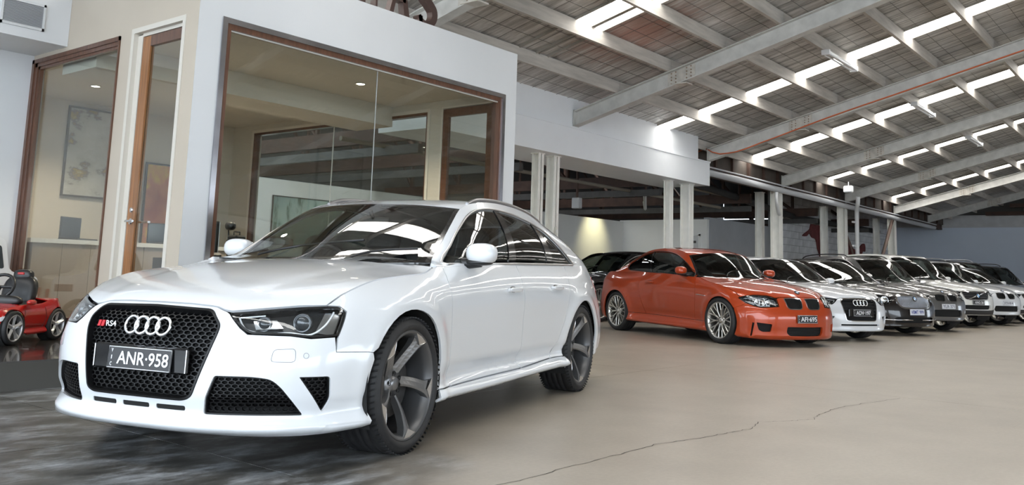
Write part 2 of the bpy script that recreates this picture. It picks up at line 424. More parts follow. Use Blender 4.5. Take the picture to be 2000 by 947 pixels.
class Cabin:
    """greenhouse side skin between the belt line and the roof edge, parameters (x, z)"""
    def __init__(s, shell, belt, top, p=1.7, inset_=.0):
        s.sh = shell; b = np.array(belt)[::-1]; t = np.array(top)[::-1]; s.b = b; s.t = t; s.p = p; s.ins = inset_
        xs = np.linspace(t[0, 0], t[-1, 0], 300); s.xs = xs
        ss = shell.sx(xs); z1 = shell.zr(ss)[1]
        # walk s so the shell top row has the wanted x
        for _ in range(12):
            P = shell.at(ss, z1); ss = ss + (P[:, 0] - xs); z1 = shell.zr(ss)[1]
        P = shell.at(ss, z1); s.yb = P[:, 1] - inset_; s.zb = z1 - .004
        s.yt = lerp1(xs, t[:, 0], t[:, 1]); s.zt = lerp1(xs, t[:, 0], t[:, 2])
    def T(s, x):
        return np.stack([x, np.interp(x, s.xs, s.yt), np.interp(x, s.xs, s.zt)], -1)
    def Bt(s, x):
        return np.stack([x, np.interp(x, s.xs, s.yb), np.interp(x, s.xs, s.zb)], -1)
    def at(s, x, z):
        yb, zb, yt, zt = (np.interp(x, s.xs, q) for q in (s.yb, s.zb, s.yt, s.zt))
        h = (z - zb)/np.maximum(zt - zb, .03); hp = np.where(h > 0, np.abs(h)**s.p, h*s.p*.3)
        return np.stack([x, yt + (yb - yt)*(1 - hp), z], -1)

def make_wheel(car, loc, side, sp, name='wheel', steer=0.):
    """rim with tyre, spokes, hub and brake as sub-parts; the axle runs along y, outside is +y"""
    Rt, wt, rr = sp['R'], sp['w'], sp['rim']; mir = side < 0
    wm, fm = sp['mat'], sp.get('face', sp['mat'])
    o = wt/2; B = MB()
    # barrel and lip
    B.lathe([(rr-.012, -o+.02), (rr-.022, -o+.03), (rr-.03, -.02), (rr-.034, o-.06), (rr-.022, o-.016), (rr-.008, o-.006), (rr-.001, o-.008), (rr, o-.016), (rr-.004, o-.03)], 64)
    W = B.build(name, sp.get('barrel', wm), car, mir)
    W.location = loc; W.rotation_euler = (0, 0, steer)
    B = MB()
    prof = [(rr-.004, -o+.012), (rr+.004, -o), (rr+.03, -o-.004), (Rt-.02, -o+.004), (Rt-.004, -o+.02), (Rt, -o+.035)]
    nr = 4
    for i in range(nr):
        y = -o+.045 + (wt-.09)*(i+.5)/nr
        prof += [(Rt, y-.012), (Rt-.007, y-.009), (Rt-.007, y-.004), (Rt, y-.001)]
    prof += [(Rt, o-.035), (Rt-.004, o-.02), (Rt-.02, o-.004), (Rt-.03, o), (rr+.03, o+.003), (rr+.022, o+.006), (rr+.012, o+.004), (rr+.004, o-.002), (rr-.004, o-.014)]
    B.lathe(prof, 72)
    if sp.get('tread'):
        for i in range(72):
            a = 2*np.pi*i/72
            for y0, y1, sh in ((o-.034, o-.003, .0), (-o+.006, -o+.034, .0)):
                P = [(Rt*math.cos(a+k)*1.002, y, Rt*math.sin(a+k)*1.002) for k, y in ((0, y0), (.03, y1), (.055, y1), (.025, y0))]
                q = [(p[0]*.982, p[1], p[2]*.982) for p in P]
                B.add(P+q, [(0, 1, 2, 3), (0, 4, 5, 1), (1, 5, 6, 2), (2, 6, 7, 3), (3, 7, 4, 0)])
    B.build('tyre', RUB(), W, mir)
    n = sp['n']; rot0 = sp.get('rot', 0.)
    hubd = sp.get('hub', .05)                       # how deep the hub sits behind the lip
    st = sp['style']; proto = None; sm = []
    def face_y(r):
        q = np.clip((r-.05)/(rr-.03-.05), 0, 1); return o-.012 - hubd*(1-q)**1.3
    def bar(Bd, pts, wid, th, mi=0):
        """spoke along pts (r, angle) with widths, following the dish"""
        V = []; k = len(pts)
        for (r, a), w in zip(pts, wid):
            c, s_ = math.cos(a), math.sin(a); y = face_y(r)
            for d, yy in ((-.5, y-.004), (-.32, y), (.32, y), (.5, y-.004), (.42, y-th), (-.42, y-th)):
                V.append((r*c - d*w*s_, yy, r*s_ + d*w*c))
        F = []
        for i in range(k-1):
            for j in range(6): F.append((i*6+j, i*6+(j+1) % 6, (i+1)*6+(j+1) % 6, (i+1)*6+j))
        Bd.add(V, F, mi)
    def spoke(i):
        a0 = rot0 + 2*np.pi*i/n; Bd = MB()
        if st == 'blade':
            rs = np.linspace(.055, rr-.018, 10); q = (rs-rs[0])/(rs[-1]-rs[0])
            ang = a0 - .30*(1-q)**1.4 + .02
            wid = .046 + .020*q + .042*np.clip((q-.72)/.28, 0, 1)**1.6
            V = []; 
            for r, a, w, t in zip(rs, ang, wid, q):
                c, s_ = math.cos(a), math.sin(a); y = face_y(r)
                tw = .020*(1-t)+.012                     # twisted blade: one edge proud, the other falling back
                for d, yy in ((-.5, y-tw), (-.15, y-tw*.5), (.30, y), (.5, y-.004), (.45, y-.045), (-.45, y-.05)):
                    V.append((r*c - d*w*s_, yy, r*s_ + d*w*c))
            F = [(k*6+j, k*6+(j+1) % 6, (k+1)*6+(j+1) % 6, (k+1)*6+j) for k in range(9) for j in range(6)]
            Bd.add(V, F, 0)
            # polished foot where the blade meets the lip
            r0, r1 = rr-.055, rr-.012; yf = face_y(rr-.03)+.003
            P = [(r0, a0+.03), (rr-.03, a0-.16), (r1, a0-.235), (r1, a0+.0), (r1, a0+.215), (rr-.03, a0+.16)]
            Q = [(r*math.cos(a), (yf if r > r0+.001 else yf-.004), r*math.sin(a)) for r, a in P]
            Bd.add(Q + [(x*.99, y-.03, z*.99) for x, y, z in Q], [tuple(range(6))[::-1]] + [(j, (j+1) % 6, 6+(j+1) % 6, 6+j) for j in range(6)], 1)
        elif st == 'vee':                            # Y spoke: one stem forking twice
            f = np.pi/n*.52; rs = [.05, .09, .135]
            bar(Bd, [(.045, a0), (.10, a0), (.15, a0)], [.024, .022, .024], .03)
            for sg in (-1, 1): bar(Bd, [(.125, a0+sg*.03), (.17, a0+sg*f*.62), (rr-.014, a0+sg*f)], [.017, .015, .016], .026)
        elif st == 'multi':
            for sg in (-1, 1): bar(Bd, [(.05, a0+sg*.05), (.12, a0+sg*.07), (rr-.014, a0+sg*np.pi/n*.42)], [.014, .012, .013], .026)
        else:
            w = sp.get('sw', .045); bar(Bd, [(.045, a0), (.10, a0), (rr-.014, a0)], [w*1.1, w, w*1.25], .035)
        V = np.array(Bd.V)
        return Bd
    for i in range(n):
        s_ = spoke(i); s_.build('spoke', [wm, fm], W, mir)
    B = MB(); yh = o-.012-hubd
    B.lathe([(.0, yh+.006), (.028, yh+.006), (.034, yh+.002), (.036, yh-.004), (.062, yh-.006), (.074, yh-.02), (.074, yh-.06)], 32, mi=0)
    for i in range(5):
        a = rot0 + .6 + 2*np.pi*i/5; c = (.052*math.cos(a), yh, .052*math.sin(a)); B.lathe([(.0, -.004), (.006, -.004), (.0075, -.009), (.012, -.012), (.0125, .0)], 12, c=c, mi=1)
    B.build('hub', [wm, BLK()], W, mir)
    B = MB(); B.lathe([(.06, .02), (.165, .02), (.168, .015), (.168, -.005), (.165, -.01), (.06, -.01)], 40)
    dk = B.build('brake_disc', mat('brake_iron', (.18, .175, .17), .4, .9, noise=.2, nscale=40), W, mir)
    B = MB(); B.bbox((.09, -.02, -.09), (.185, .045, .09), .02); B.build('brake_caliper', mat('caliper', (.02, .02, .022), .35, coat=.4), W, mir)
    return W

def plate(name, car, loc, w, h, txt, m_bg, m_fg, rx=0., side=None, small=None, sm_mat=None):
    """number plate facing +x, a little leaned back by rx"""
    B = MB(); B.bbox((-.004, -w/2, -h/2), (.002, w/2, h/2), .003)
    o = B.build(name, m_bg, car); o.location = loc; o.rotation_euler = (0, -rx, 0)
    def put(nm, s, cy, cz, hh, ww):
        V, F = text_mesh(s, 1., .003, .012)
        if not len(V): return
        lo, hi = V.min(0), V.max(0); V = (V - (lo+hi)/2)/(hi-lo+1e-9)
        V3 = np.stack([.0035 + V[:, 2]*.002, cy + V[:, 0]*ww, cz + V[:, 1]*hh], 1)
        return mk(nm, V3, F, m_fg, o, smooth=False)
    if small:
        put('plate_characters', txt, w*.06, 0, h*.58, w*.80)
        for k, c in enumerate(small): put('plate_state_letter', c, -w*.43, h*(.30-.30*k), h*.17, w*.028 if c != 'I' else w*.012)
    else: put('plate_characters', txt, 0, 0, h*.60, w*.86)
    B = MB(); r = .004
    B.tube([(.002, -w/2+r, -h/2+r), (.002, w/2-r, -h/2+r), (.002, w/2-r, h/2-r), (.002, -w/2+r, h/2-r)], r*.6, 6, closed=True)
    B.build('plate_rim', sm_mat or m_fg, o)
    return o

def honeycomb(name, f, poly, cell, wall, off, m, parent, side=1, flip=1, sq=.62):
    """raised hexagonal lattice following the skin, one part"""
    lo, hi = poly.min(0), poly.max(0); V = []; F = []; dx = cell; dz = cell*sq
    cs = []; j = 0; z = lo[1]
    while z < hi[1]+dz:
        x = lo[0] + (dx/2 if j % 2 else 0)
        while x < hi[0]+dx: cs.append((x, z)); x += dx
        z += dz*.75; j += 1
    cs = np.array(cs); cs = cs[inside(poly, cs)]
    if not len(cs): return
    a = np.pi/6 + np.arange(6)*np.pi/3; hx = np.stack([np.cos(a)*dx/1.732, np.sin(a)*dz/2], 1)
    k = 1 - wall/cell*2
    outer = (cs[:, None] + hx).reshape(-1, 2); inner = (cs[:, None] + hx*k).reshape(-1, 2)
    Po = f(outer[:, 0], outer[:, 1]); Pi = f(inner[:, 0], inner[:, 1]); No = snormal(f, outer[:, 0], outer[:, 1])*flip; Ni = snormal(f, inner[:, 0], inner[:, 1])*flip
    A = Po + No*off; Bq = Pi + Ni*off; Cq = Pi + Ni*(off-.018); n = len(outer)
    V = np.vstack([A, Bq, Cq])
    for c in range(len(cs)):
        for q in range(6):
            i, j = c*6+q, c*6+(q+1) % 6; F += [(i, j, n+j, n+i), (n+i, n+j, 2*n+j, 2*n+i)]
    if side < 0: V = V*[1, -1, 1]
    o = mk(name, V, F, m, parent, smooth=False); o['kind'] = 'stuff'; return o

def strip_tube(name, P, r, m, parent, n=8, side=1, closed=False):
    P = np.array(P, float)
    if side < 0: P = P*[1, -1, 1]
    B = MB(); B.tube(P, r, n, closed=closed); return B.build(name, m, parent)

def seat(car, x, y, zb=.30, m=None, sc=1.):
    m = m or DARKIN(); B = MB()
    B.blob((x, y, zb+.10), (.27, .25, .11), 3.5)
    S_ = B.build('seat', m, car)
    t = rotm('Y', -.32); B = MB(); B.blob((x-.30, y, zb+.42), (.09, .25, .36), 3.2, rot=t); B.build('backrest', m, S_)
    B = MB(); B.blob((x-.42, y, zb+.80), (.055, .14, .10), 3., rot=t); B.build('headrest', m, S_)

def four_rings(name, car, f, c, r, gap, m, off=.03, tilt=None):
    """four interlaced rings as one badge; f gives the skin"""
    P0 = f(np.array([c[0]]), np.array([c[1]]))[0]
    B = MB()
    for i in range(4):
        y = c[0] + (i-1.5)*gap; a = np.linspace(0, 2*np.pi, 40, endpoint=False)
        pts = np.stack([P0[0]+off - .16*(y+r*np.cos(a))**2*1.2 - tilt*r*np.sin(a) + .002*(i % 2), y+r*np.cos(a), P0[2]+r*np.sin(a)], 1)
        B.tube(pts, r*.2, 8, closed=True)
    return B.build(name, m, car)

def roundel(name, car, loc, r, n, m=None):
    """round badge with quarters, facing along n"""
    z = Vector(n).normalized(); q = z.to_track_quat('Z', 'Y'); B = MB()
    B.lathe([(0, .003), (r*.62, .003), (r*.62, .004), (r*.66, .004)], 28, axis=2, mi=1)
    B.lathe([(r*.66, .004), (r*.93, .003), (r*.93, .006), (r, .005), (r, -.004)], 28, axis=2, mi=0)
    for k in range(4):
        a = np.linspace(k*np.pi/2, (k+1)*np.pi/2, 7); P = [(0, 0, .0045)] + [(r*.6*math.cos(t), r*.6*math.sin(t), .0045) for t in a]
        B.add(P, [tuple(range(len(P)))], 2 if k % 2 else 3)
    o = B.build(name, [mat('badge_black', (.01, .01, .012), .2), CHROME(), mat('badge_blue', (.02, .22, .55), .3), mat('badge_white', (.85, .85, .85), .3)], car)
    o.location = loc; o.rotation_euler = q.to_euler(); return o
def build_car(sp):
    """one car from its data sheet; every visible panel is a child of the Empty on the ground under the front axle"""
    car = empty(sp['name'], (*sp['pos'], 0), sp['rz'], sp['label'], 'car', sp.get('group'))
    S = Shell(sp['plan'], sp['prof'], sp.get('flare', ())); f = S.at; wb = sp['wb']
    C = Cabin(S, None or [(0, 0)], sp['top'], sp.get('p', 1.7)) if False else Cabin(S, np.zeros((2, 2)), sp['top'], sp.get('p', 1.7))
    pm = sp['paint']; gl = sp.get('glass') or glass('car_glass', (.30, .34, .33)); gd = sp.get('rear_glass') or glass('car_glass_dark', (.12, .14, .14))
    hi = sp.get('res', .04); gap = sp.get('gap', .0025)
    zt = lambda s: S.zr(np.abs(s))[1]; zb = lambda s: S.zr(np.abs(s))[0]
    top = lambda s, d=.0: np.stack([s, zt(s)-d], 1)
    SX = lambda x: float(S.sx(x))
    ar = sp['arch']; (fx, fz, fr), (rx, rz, rrd) = ar
    def arc(cx, cz, r, z0, rev=False):
        """arch edge in (s, z), from the front foot over the top to the rear foot"""
        a0 = math.asin(np.clip((z0-cz)/r, -1, 1)); a = np.linspace(a0, np.pi-a0, 26)
        P = np.stack([S.sx(cx + r*np.cos(a)), cz + r*np.sin(a)], 1); return P[::-1] if rev else P
    def pn(name, poly, m=pm, holes=(), par=car, res=hi, side=1, off=0., depth=.014, g=True):
        poly = np.asarray(poly, float)
        return panel(name, f, inset(poly, gap) if g else poly, m, par, holes, res, off, depth, side, flip=FL)
    # sign that turns surface normals outwards
    n0 = snormal(f, np.array([S.L*.5]), np.array([.6]))[0]; FL = 1 if n0[1] > 0 else -1
    xc = sp['cowl_x']; s_c = SX(xc)
    for _ in range(10):
        q = f(np.array([s_c]), zt(np.array([s_c])))[0]; s_c += (q[0]-xc)
    # ---- dark inner skin that closes the shut lines
    U, Vv = np.meshgrid(np.linspace(-S.L*.999, S.L*.999, 150), np.linspace(0.02, .99, 12), indexing='ij')
    s_, w_ = U.ravel(), Vv.ravel(); z_ = zb(s_)+(zt(s_)-zb(s_))*w_
    P = f(s_, z_); N = snormal(f, np.abs(s_), z_)*FL; N[:, 1] *= np.where(s_ < 0, -1, 1); P = P - .05*N - .02*np.stack([np.sign(P[:, 0]+wb/2)*.0, P[:, 1]*0, P[:, 1]*0], 1)
    G = np.arange(len(P)).reshape(U.shape)
    keep = []
    for i in range(G.shape[0]-1):
        for j in range(G.shape[1]-1):
            c = P[[G[i, j], G[i+1, j+1]]].mean(0)
            if math.hypot(c[0]-fx, c[2]-fz) < fr+.05 and abs(c[1]) > .45 or math.hypot(c[0]-rx, c[2]-rz) < rrd+.05 and abs(c[1]) > .45: continue
            keep.append((G[i, j], G[i+1, j], G[i+1, j+1], G[i, j+1]))
    mk('inner_shell', P, keep, UNDER(), car)
    # ---- floor pan, wheel housings
    B = MB(); zf = sp.get('floor_z', .2); xf, xr = S.C[0, 0]-.15, S.C[-1, 0]+.15
    B.bbox((rx+rrd+.02, -.74, zf), (fx-fr-.02, .74, zf+.05), .02); B.bbox((fx-fr-.02, -.5, zf), (xf, .5, zf+.05), .02); B.bbox((xr, -.55, zf+.04), (rx+rrd+.02, .55, zf+.09), .02)
    for (cx, cz, r) in ar:
        for sd in (1, -1):
            a = np.linspace(-.5, np.pi+.5, 20); rr_ = r+.012
            V = [(cx+rr_*math.cos(t), sd*y, cz+rr_*math.sin(t)) for t in a for y in (.50, sp['hw']-.03)]
            F = [(2*i, 2*i+1, 2*i+3, 2*i+2) for i in range(19)]; V += [(cx, sd*.5, cz)]; F += [(2*i, 2*i+2, 40) for i in range(19)]
            B.add(V, F)
    B.build('underbody', UNDER(), car)
    # ---- bonnet
    cw = sp['cowl']                                   # (x at centre, z at centre)
    bf = np.array(sp['bonnet_front'], float); bf_t = np.r_[0, np.cumsum(np.linalg.norm(np.diff(bf, axis=0), axis=1))]; bf_t /= bf_t[-1]
    bs_ = np.array(list(sp['bonnet_side']) + [(s_c, zt(np.array([s_c]))[0])], float)
    Fc = lambda t: f(np.interp(t, bf_t, bf[:, 0]), np.interp(t, bf_t, bf[:, 1]))
    def Ec(w):
        q = smooth_open(bs_, 8); k = np.r_[0, np.cumsum(np.linalg.norm(np.diff(q, axis=0), axis=1))]; k /= k[-1]
        return f(np.interp(w, k, q[:, 0]), np.interp(w, k, q[:, 1]))
    e1 = Ec(np.array([1.]))[0]; Rc = lambda t: np.stack([cw[0] + (e1[0]-cw[0])*t**2, e1[1]*t, cw[1] + (e1[2]-cw[1])*t**2.4], 1)
    f0 = Fc(np.array([0.]))[0]; mp = np.array([(f0[0], f0[2])] + sp['bonnet_mid'] + [(cw[0], cw[1])])
    mt = np.r_[0, np.cumsum(np.linalg.norm(np.diff(mp, axis=0), axis=1))]; mt /= mt[-1]
    Mc = lambda w: np.stack([cspline(mt, mp, w)[:, 0], 0*w, cspline(mt, mp, w)[:, 1]], 1)
    bulge = sp.get('bulge', .010); cr = sp.get('crease', (.42, .66)); bp_ = sp.get('bonnet_p', 2.6); z0_ = np.zeros(1)
    def bon(w, t):
        ta = np.abs(t); w2 = 1-(1-w)**1.5; M = Mc(w2); E = Ec(w2); t_ = ta[:, None]; w_ = w2[:, None]
        F_, R_ = Fc(ta), Rc(ta); M0, E0, M1, E1 = Mc(z0_), Ec(z0_), Mc(z0_+1), Ec(z0_+1)
        P = (1-t_)*M + t_*E + (1-w_)**1.5*(F_-(1-t_)*M0-t_*E0) + w_**2*(R_-(1-t_)*M1-t_*E1)
        tp = ta**bp_; z = M[:, 2] + (E[:, 2]-M[:, 2])*tp
        P[:, 2] = z + (1-w2)**4*(F_[:, 2]-M0[0, 2]-(E0[0, 2]-M0[0, 2])*tp) + w2**3*(R_[:, 2]-M1[0, 2]-(E1[0, 2]-M1[0, 2])*tp)
        tc = cr[0] + (cr[1]-cr[0])*w2; k = np.clip((ta-tc)/.10+.5, 0, 1); k = k*k*(3-2*k)
        P[:, 2] += bulge*(1-k)*np.sin(np.pi*np.clip(w2*1.02, 0, 1))**.7*(1-.4*(ta/np.maximum(tc, .01))**2*(ta < tc))
        P[:, 1] = np.where(t < 0, -P[:, 1], P[:, 1]); return P
    grid('bonnet', bon, 40, 49, pm, car, .014, flip=-1, u=(.004, .985), v=(-.994, .994))
    # cowl panel and wipers
    # ---- windscreen
    xh = sp['header_x']; tb = C.T(np.array([xc-.02]))[0]; th = C.T(np.array([xh]))[0]
    wc, hc = sp['ws_mid'], sp['hd_mid']               # (x, z) at the centre, bottom and top
    bc = lambda t: np.stack([wc[0] + (tb[0]-wc[0])*t**2, tb[1]*t, wc[1] + (tb[2]-wc[1])*t**2], 1)
    hd = lambda t: np.stack([hc[0] + (th[0]-hc[0])*np.abs(t)**2.2, th[1]*t, hc[1] + (th[2]-hc[1])*np.abs(t)**2.2], 1)
    sd_ = lambda w: C.T(tb[0] + (th[0]-tb[0])*w)
    md = lambda w: np.stack([wc[0] + (hc[0]-wc[0])*w, 0*w, wc[1] + (hc[1]-wc[1])*w + .028*np.sin(np.pi*w)], 1)
    wcp = coons(bc, hd, md, sd_)
    def ws(w, t):
        P = wcp(w, np.abs(t)); P[:, 1] = np.where(t < 0, -P[:, 1], P[:, 1]); return P
    n_ = np.cross(ws(np.array([.5+.01]), np.array([0.]))-ws(np.array([.49]), np.array([0.])), ws(np.array([.5]), np.array([.01]))-ws(np.array([.5]), np.array([-.01])))[0]
    wf = 1 if n_[2] > 0 else -1
    grid('windscreen', ws, 18, 25, gl, car, 0, flip=wf, u=(.02, .975), v=(-.965, .965))
    W = grid('windscreen_surround', ws, 18, 5, GLOSS(), car, .01, flip=wf, u=(0.0, .995), v=(-.998, -.955)); 
    grid('windscreen_surround', ws, 18, 5, GLOSS(), car, .01, flip=wf, u=(0.0, .995), v=(.955, .998))
    grid('windscreen_surround', ws, 3, 25, GLOSS(), car, .01, flip=wf, u=(.968, .997), v=(-.96, .96)); grid('windscreen_surround', ws, 3, 25, GLOSS(), car, .01, flip=wf, u=(-.04, .03), v=(-.97, .97))
    for sg in sp.get('wipers', ()):
        q = np.array([(.02, sg[0]), (.06, sg[0]+.02), (.30, sg[1])]); P = ws(q[:, 0], q[:, 1]) + [.012, 0, .018]
        strip_tube('wiper', smooth_open(P, 6), .007, BLK(), car)
    # ---- roof
    xe = sp['roof_end']; rm = np.array([(hc[0], hc[1])] + sp['roof_mid']); te = C.T(np.array([xe]))[0]
    rt = np.r_[0, np.cumsum(np.abs(np.diff(rm[:, 0])))]; rt /= rt[-1]
    hd2 = lambda t: hd(t) - [.004, 0, 0]
    rend = lambda t: np.stack([rm[-1, 0] + (te[0]-rm[-1, 0])*t**2, te[1]*t, rm[-1, 1] + (te[2]-rm[-1, 1])*np.abs(t)**2.3], 1)
    rmid = lambda w: np.stack([cspline(rt, rm, w)[:, 0], 0*w, cspline(rt, rm, w)[:, 1]], 1); rside = lambda w: C.T(th[0] + (te[0]-th[0])*w)
    rcp = coons(hd2, rend, rmid, rside)
    def rf(w, t):
        ta = np.abs(t); P = rcp(w, ta); e_ = rside(w); m_ = rmid(w)
        P[:, 2] = m_[:, 2] + (e_[:, 2]-m_[:, 2])*ta**2.6 ; P[:, 1] = np.where(t < 0, -P[:, 1], P[:, 1]); return P
    rfl = 1 if np.cross(rf(np.array([.51]), np.array([0.]))-rf(np.array([.49]), np.array([0.])), rf(np.array([.5]), np.array([.01]))-rf(np.array([.5]), np.array([-.01])))[0][2] > 0 else -1
    if sp.get('roof', True): grid('roof', rf, 26, 29, sp.get('roof_paint', pm), car, .012, flip=rfl, v=(-.997, .997))
    # ---- tail above the belt
    xt = sp['tail_x']; tt = C.T(np.array([xt]))[0]
    low = sp['tail_mid']                              # centre point (x, z) at the bottom of the rear window
    lowc = lambda t: np.stack([low[0] + (tt[0]-low[0])*t**2, tt[1]*t, low[1] + (tt[2]-low[1])*t**2], 1)
    tmid = lambda w: np.stack([rm[-1, 0] + (low[0]-rm[-1, 0])*w, 0*w, rm[-1, 1] + (low[1]-rm[-1, 1])*w + .03*np.sin(np.pi*w)], 1); tsd = lambda w: C.T(te[0] + (tt[0]-te[0])*w)
    tcp = coons(rend, lowc, tmid, tsd)
    def tl(w, t):
        P = tcp(w, np.abs(t)); P[:, 1] = np.where(t < 0, -P[:, 1], P[:, 1]); return P
    grid('rear_window', tl, 14, 21, gd, car, 0, flip=rfl, u=(.03, .97), v=(-.9, .9))
    for a, b in ((-.998, -.88), (.88, .998)): grid('tailgate_frame', tl, 14, 4, pm, car, .012, flip=rfl, u=(0, 1), v=(a, b))
    # ---- deck behind the rear window down to the tail edge
    s_t = SX(tt[0]) 
    for _ in range(10):
        q = f(np.array([s_t]), zt(np.array([s_t])))[0]; s_t += (q[0]-tt[0])
    if s_t < S.L-.05:
        sq = lambda w: f(s_t + (sp.get('deck_s', S.L-.55)-s_t)*w, zt(s_t + (sp.get('deck_s', S.L-.55)-s_t)*w)); sr_ = lambda t: f(S.L - t*(S.L-sp.get('deck_s', S.L-.55)), zt(S.L - t*(S.L-sp.get('deck_s', S.L-.55))))
        q0 = sr_(np.array([0.]))[0]; dm = lambda w: np.stack([low[0]+(q0[0]-low[0])*w, 0*w, low[1]+(q0[2]-low[1])*w + sp.get('deck_up', .0)*np.sin(np.pi*w)], 1)
        eb = sq(np.array([0.]))[0]; lowd = lambda t: np.stack([low[0] + (eb[0]-low[0])*t**2, eb[1]*t, low[1] + (eb[2]-low[1])*t**2], 1)
        dcp = coons(lowd, sr_, dm, sq)
        def dk(w, t):
            P = dcp(w, np.abs(t)); P[:, 1] = np.where(t < 0, -P[:, 1], P[:, 1]); return P
        grid('boot_lid', dk, 16, 21, pm, car, .012, flip=rfl, v=(-.995, .995))
    # ---- front bumper, one piece round both corners
    hl = sp['lamp']                                    # lamp outline, from the inner top corner along the top, clockwise
    sm = sp['seam']                                    # bumper / wing seam from the lamp to the arch
    zr_ = sp.get('bump_z', None)
    aF = arc(fx, fz, fr, sp['arch_z']); aR = arc(rx, rz, rrd, sp['arch_z'])
    s_a0 = aF[0, 0]; ed = aF[aF[:, 1] <= sm[-1][1]]; ed = ed[:max(1, np.argmax(ed[:, 0] > sm[-1][0]+.05) or len(ed))]
    ed = np.array([p for p in aF if p[1] < sm[-1][1]-.005 and p[0] < SX(fx)])
    right = [tuple(p) for p in sp['bump_top']] + list(map(tuple, sm)) + [tuple(p) for p in ed[::-1]]
    bl = np.linspace(s_a0-.01, 0, 16); bot = [(s, zb(np.array([s]))[0]+.002) for s in bl]
    half = right + bot                                  # from the centre top, out, down and back to the centre bottom
    poly = np.array(half + [(-s, z) for s, z in half[::-1] if s > 1e-6])
    holes = []
    for h in sp['holes']:
        h = np.asarray(h, float); holes.append(h)
        if h[:, 0].min() > .001: holes.append((h*[-1, 1])[::-1])
    bump = panel('front_bumper', f, poly, pm, car, holes, hi*.8, 0, .035, 1, flip=1) if False else None
    fs = lambda a, b: f(a, b)
    bn = snormal(fs, np.array([.2]), np.array([.5]))[0]
    # the skin is even in s: the normal flips with the sign of s, handled by a signed wrapper
    bump = panel('front_bumper', fs, poly, pm, car, holes, hi*.8, 0, .03, 1, flip=1 if bn[0] > 0 else -1)
    BF = 1 if bn[0] > 0 else -1
    # ---- both flanks
    zsill = sp['sill_z']; dz = sp['doors']
    winp = [np.asarray(w, float) for w in sp['windows']]
    for sd in (1, -1):
        # wing
        top_s = np.linspace(s_c+.02, SX(dz[0][0][0])-.01, 4)
        d0 = np.asarray(dz[0])                          # door front line, top to bottom (x, z)
        dl = [(SX(x), z) for x, z in d0]; dl[0] = (min(dl[0][0], 9), dl[0][1])
        zd0 = dz[0][-1][1]; A_up = [tuple(p) for p in aF if (p[1] >= sm[-1][1] if p[0] < SX(fx) else p[1] >= zd0+.01)] + [(SX(fx-math.sqrt(max(fr**2-(zd0-fz)**2, 0))), zd0)]
        wing = [(q_[0], q_[1]-.001) for q_ in smooth_open(bs_, 6)] + [tuple(p) for p in top(top_s, .001)] + dl + A_up[::-1] + list(map(tuple, sm[::-1])) + list(map(tuple, sp['wing_lamp']))
        pn('wing', wing, side=sd)
        # doors
        for k in range(len(dz)-1):
            a, b = np.asarray(dz[k]), np.asarray(dz[k+1])
            xa = np.interp(.9, a[::-1, 1], a[::-1, 0]); 
            ta = np.linspace(SX(a[0, 0]), SX(b[0, 0]), 10); poly_d = [tuple(p) for p in top(ta, .002)] + [(SX(x), z) for x, z in b[1:]] + [(SX(x), z) for x, z in a[:0:-1]]
            if k == len(dz)-2 and len(dz) > 2 and sp.get('arch_door'):
                pass
            D = pn('door', poly_d, side=sd)
            for hx, hz in ([sp['handles'][k]] if k < len(sp['handles']) else []):
                p = f(np.array([SX(hx)]), np.array([hz]))[0]
                B = MB(); B.blob((p[0], p[1]-.012, p[2]-.006), (.075, .016, .030), 2.4, 16, 8, mi=1); B.blob((p[0], p[1]+.020, p[2]+.002), (.105, .011, .016), 3, 18, 8)
                B.blob((p[0]+.085, p[1]+.008, p[2]), (.016, .016, .013), 2.5, 10, 6); B.blob((p[0]-.085, p[1]+.008, p[2]), (.016, .016, .013), 2.5, 10, 6)
                B.build('handle', [pm, BLK()], D, sd < 0)
        # sill
        a, b = np.asarray(dz[0])[-1], np.asarray(dz[-1])[-1]
        a_f = [tuple(p) for p in aF if p[0] > SX(fx) and p[1] < a[1]-.01]; a_r = [tuple(p) for p in aR if p[0] < SX(rx) and p[1] < b[1]-.01]
        xs = np.linspace(fx-math.sqrt(fr**2-(a[1]-fz)**2), rx+math.sqrt(rrd**2-(b[1]-rz)**2), 18); xs0 = xs.copy(); xs[0] = -abs(aF[-1, 0])*0 + f(np.array([aF[-1, 0]]), np.array([.3]))[0][0]; xs[-1] = f(np.array([aR[0, 0]]), np.array([.3]))[0][0]
        fb = [np.asarray(q)[-1] for q in dz]; tl_ = [(s, np.interp(s, [S.sx(q[0]) for q in fb], [q[1] for q in fb])-.001) for s in S.sx(xs)]
        tl_ = [(s, np.interp(s, [S.sx(q[0]) for q in fb], [q[1] for q in fb])-.001) for s in S.sx(xs0)]
        sill = tl_ + a_r[::-1] + [(s, zb(np.array([s]))[0]+.002) for s in S.sx(xs)[::-1]] + a_f[::-1]
        pn('sill', sill, side=sd, res=min(hi, .02) if hi < .06 else hi)
        # rear quarter and bumper to the middle of the tail
        c0 = np.asarray(dz[-1]); ts = np.linspace(SX(c0[0, 0]), S.L, 22)
        bs = np.linspace(S.L, aR[-1, 0]+.005, 14)
        q = [tuple(p) for p in top(ts, .001)] + [(s, zb(np.array([s]))[0]+.002) for s in bs] + [tuple(p) for p in aR[::-1] if p[0] > SX(rx) or p[1] >= c0[-1][1]+.01] + [(SX(rx+math.sqrt(max(rrd**2-(c0[-1][1]-rz)**2, 0))), c0[-1][1])] + [(SX(x), z) for x, z in c0[:0:-1]]
        tlm = np.asarray(sp['tail_lamp'], float)
        pn('rear_quarter', q, side=sd, holes=[tlm])
        panel('tail_lamp', f, inset(tlm, .002), mat('red_lens', (.35, .01, .012), .12, coat=1.), car, (), hi, .003, .02, sd, flip=FL)
